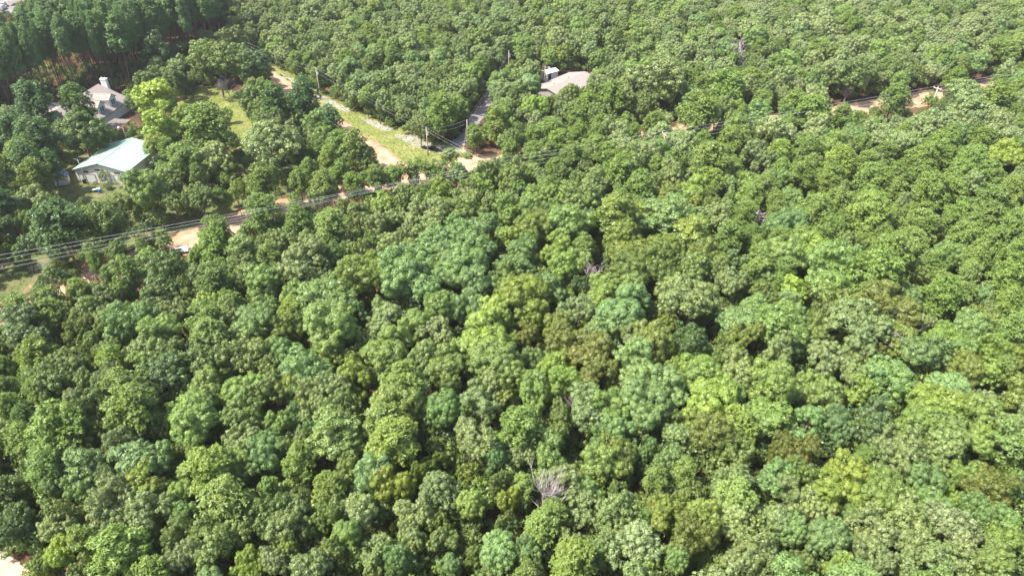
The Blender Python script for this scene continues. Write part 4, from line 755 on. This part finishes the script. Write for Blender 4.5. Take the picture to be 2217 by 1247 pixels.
for k, L_ in PROTO.items():
    for i, pr in enumerate(L_):
        me = pr['crown'].copy(); me.materials.clear(); me.materials.append(M_leafi)
        SRC[((k, i), 'crown')] = bpy.data.objects.new("leaf_source", me); SRC[((k, i), 'trunk')] = bpy.data.objects.new("trunk_source", pr['trunk'])
PKEY = {id(v): k for k, v in PROTO.items()}
NM = {'oak_tree': "distant_oak_woods", 'gum_tree': "distant_gum_woods", 'hickory_tree': "distant_hickory_woods", 'pine_tree': "distant_pine_woods"}
for kd, nm_ in NM.items():
    it = []
    for t in rest:
        if t['kind'] != kd: continue
        pr = t['proto'][t['pi']]; it.append((t['x'], t['y'], RNG.uniform(0, 6.28), t['w']/(2*pr['R']), t['H']/pr['H'], PKEY[id(t['proto'])], t['pi'], t['tone']))
    if it: scatter(nm_, it, sorted({i[5] for i in it}))
# undergrowth below and between the trees
it = []; ucell = set()
for step in range(40000):
    Y = 28+RNG.random()*330; X = (RNG.random()*2-1)*(50+.8*Y); a, b_, dep = proj((X, Y, 1.2))
    if not (-250 < a < 2450 and -60 < b_ < 1400): continue
    i_, j_ = int(np.clip(a/4+MO, 0, MW-1)), int(np.clip(b_/4+MO, 0, MH-1))
    if MASK[j_, i_]: continue
    key = (int(X//2.0), int(Y//2.0))
    if key in ucell or near_line((X, Y), ROAD, 7.2) or near_line((X, Y), DIAG[:9], 4.4) or near_line((X, Y), DRIVE, 3) or any((X-f)**2+(Y-h_)**2 < (r+1)**2 for f, h_, r in FOOT): continue
    if inpoly(np.array([a]), np.array([b_]), PINES)[0] and RNG.random() < .85: continue
    if RNG.random() < (.7 if inpoly(np.array([a]), np.array([b_]), HOME)[0] else .12): continue
    ucell.add(key); s_ = RNG.uniform(.6, 1.5); c = np.array(TONE[pick(RNG.random(), (.5, 'O'), (.2, 'D'), (.2, 'H'), (.1, 'Y'))])*RNG.uniform(.8, 1.1)
    it.append((X, Y, RNG.uniform(0, 6.28), s_, s_*RNG.uniform(.8, 1.7), "bush", int(RNG.integers(4)), (*c, 1)))
scatter("undergrowth", it, ["bush"])
# grass tufts on the verges and clearings
def tufts(name, polys, dens, col, hmax):
    rng = np.random.default_rng(77); P = []
    for pl in polys:
        W = np.array([un(x, y)[:2] for x, y in pl]); lo, hi = W.min(0), W.max(0); n = int((hi[0]-lo[0])*(hi[1]-lo[1])*dens)
        q = rng.uniform(lo, hi, (n, 2)); P.append(q[inpoly(q[:, 0], q[:, 1], [tuple(p) for p in W])])
    P = np.concatenate(P); P = P[[not near_line(p, ROAD, 3.6) and not near_line(p, DIAG, 3.0) for p in P]]
    n = len(P); per = 4; c = np.repeat(np.c_[P, np.full(n, .02)], per, 0)+np.c_[rng.normal(0, .15, (n*per, 2)), np.zeros(n*per)]
    ax = unit(np.c_[rng.normal(0, .5, (n*per, 2)), np.ones(n*per)]); h_ = rng.uniform(.3, 1, n*per)*hmax; nn = np.c_[rng.normal(0, 1, (n*per, 2)), np.full(n*per, .4)]
    v, f = quads(c+ax*h_[:, None]*.5, nn, h_*.5, np.full(n*per, .05), rng, ax)
    me = mesh_np(name, v, f, M_leaf, np.clip(rng.normal(.55, .25, n*per), 0, 1)); o = bpy.data.objects.new(name, me); C.objects.link(o); o.color = (*col, 1); return tag(o, kind='stuff')
tufts("grass", [STRIP, CLEARING], 3.0, (.27, .29, .10), .45); tufts("yard_weeds", [YARD, GATEYARD], 2.0, (.12, .17, .05), .4)

# ------------------------------------------------------------------ dead trees, bushes and saplings
def dead(px, py, zmid, H, seed, label, name="dead_tree", mt=None, spread=.5, up=1.0, lev=3, r=.17, n0=9, rz=0, lean=0, base=None, grp=None):
    p = un(px, py, zmid) if base is None else base
    t = thing(name, label, "tree" if "bush" not in name else "bush", (p[0], p[1], 0), rz, grp); t.rotation_euler = (lean, 0, rz)
    bare(seed, H, spread, up, lev, r, mt or M_dead, 4, n0).build("trunk", mt or M_dead, t, True); return t
dead(1610, 116, 8, 15, 5, "bleached leafless tree standing tall among the far oaks", spread=.65, n0=14, r=.3)
dead(1637, 480, 4.5, 10.5, 9, "leafless grey tree with limbs drooping sideways by the red-floored gap", spread=1.1, up=.5, n0=12, r=.26)
dead(1276, 590, 6, 11, 14, "pale narrow snag standing in the dark gap", spread=.5, n0=6, r=.2)
dead(1182, 1074, 7, 12, 21, "pale leafless vase-shaped tree between two pines", spread=.5, up=1.3, n0=16, r=.22)
dead(494, 192, 3.0, 8.0, 33, "pale grey leafless bush at the clearing beside the side road", "dead_bush", M_dead, .8, .8, 3, .2, 24)
dead(668, 522, 3.5, 8.0, 41, "grey leafless twiggy bush by the pines below the dirt road", "dead_bush", M_dbush, .8, .9, 3, .18, 20)
dead(705, 545, 3, 6.0, 43, "smaller grey leafless bush beside the twiggy one", "dead_bush", M_dbush, .8, .8, 3, .16, 16)
dead(1245, 890, 4, 8.5, 52, "thin brown-grey leafless tree behind the pale sage grove", mt=M_dbush, spread=.5, n0=7)
dead(30, 828, 3, 6.5, 61, "grey leafless bush at the wood edge below the wide green pines", "dead_bush", M_dbush, .7, .9, 3, .1, 9)
dead(1945, 720, 7.5, 12, 66, "bare crooked grey branches poking from the yellow-olive hickories", mt=M_dead, spread=.9, up=.5, n0=8)
dead(530, 612, 5, 9, 70, "bare grey-brown tree between dark pines and the twiggy slope", mt=M_dbush, spread=.6, n0=9)
dead(1105, 308, 3.2, 6.0, 73, "pale dead stub at the foot of the olive tree by the driveway", mt=M_dead, spread=.2, n0=5)
dead(1832, 205, 2.5, 6.0, 75, "grey twiggy dead bush under the dark trees by the dirt road", "dead_bush", M_dbush, .8, .8, 3, .16, 16)
dead(745, 512, 4, 7.5, 79, "leafless forked tree in the dark gap beyond the pine", mt=M_dead, spread=.6, n0=5)
for k in range(11):
    q = un(203+k*3.2+(k % 3)*1.5, 648-(k % 4)*4-k*.6, 0)
    t = thing("bare_sapling", "thin dark bare trunk in the row of saplings over the red earth patch", "tree", (q[0], q[1], 0), k*1.7, "bare saplings over the red earth")
    bare(300+k, 6.4+(k % 3)*.7, .3, .9, 1, .065, M_bark, 3, 7).build("trunk", M_bark, t, True)
def shrub(px, py, wpx, label, code='O', zc=1.2, key="bush", grp="shrubs by the buildings"):
    p = un(px, py, zc); dep = proj(p)[2]; wm = wpx*dep/FPX; i = int(RNG.integers(len(PROTO[key]))); pr = PROTO[key][i]
    e = thing("shrub", label, "shrub", (p[0], p[1], 0), RNG.uniform(0, 6), grp); s_ = wm/(2*pr['R']); e.scale = (s_, s_, zc/pr['zc'])
    for nm_, me in (("crown", pr['crown']), ("trunk", pr['trunk'])):
        o = bpy.data.objects.new(nm_, me); C.objects.link(o); o.parent = e
        if nm_ == "crown": o.color = (*TONE[code], 1)
shrub(228, 380, 26, "tall loose shrub growing before the workshop doors", 'O', 2.2); shrub(232, 402, 24, "low dark shrub at the foot of the loose shrub by the workshop", 'D', .9); shrub(264, 390, 26, "pale wispy shrub at the workshop's near corner", 'G', 1.6)
shrub(206, 396, 9, "tiny dark shrub between the white workshop doors", 'D', .5); shrub(318, 380, 44, "bright green shrub against the workshop side wall", 'P', 1.8); shrub(332, 352, 30, "dark shrub at the far end of the workshop side wall", 'D', 1.8)
shrub(283, 213, 30, "bright shrub at the gable end of the dormered house", 'L', 1.8); shrub(283, 270, 26, "green shrub beside the slatted patio cover", 'P', 1.3); shrub(268, 290, 28, "low shrub below the slatted patio cover", 'O', 1.0); shrub(295, 395, 30, "rounded bright shrub near the workshop corner in the yard", 'P', 1.1)
shrub(940, 300, 22, "small shrub on the verge by the wood edge", 'H', .9); shrub(966, 308, 14, "small round shrub on the gravel at the driveway mouth", 'P', .7); shrub(1008, 335, 26, "low shrub around the yellow guy guard", 'P', .8)
# ------------------------------------------------------------------ thin summer haze
hz = MB(); hz.box(-700, 700, -60, 900, -1, 84); hb = bpy.data.materials.new("thin haze"); hb.use_nodes = True; ht = hb.node_tree; ht.nodes.clear()
ho = ht.nodes.new("ShaderNodeOutputMaterial"); hv = ht.nodes.new("ShaderNodeVolumePrincipled"); hv.inputs["Color"].default_value = (.95, .98, 1, 1); hv.inputs["Density"].default_value = .00012; hv.inputs["Anisotropy"].default_value = .2
ht.links.new(hv.outputs[0], ho.inputs["Volume"]); tag(hz.build("haze", hb), kind='stuff')
print("trees", len(trees), "things", len(things), "rest", len(rest), "bushes", len(it), {k: sum(1 for t in things if t['kind'] == k) for k in NM})
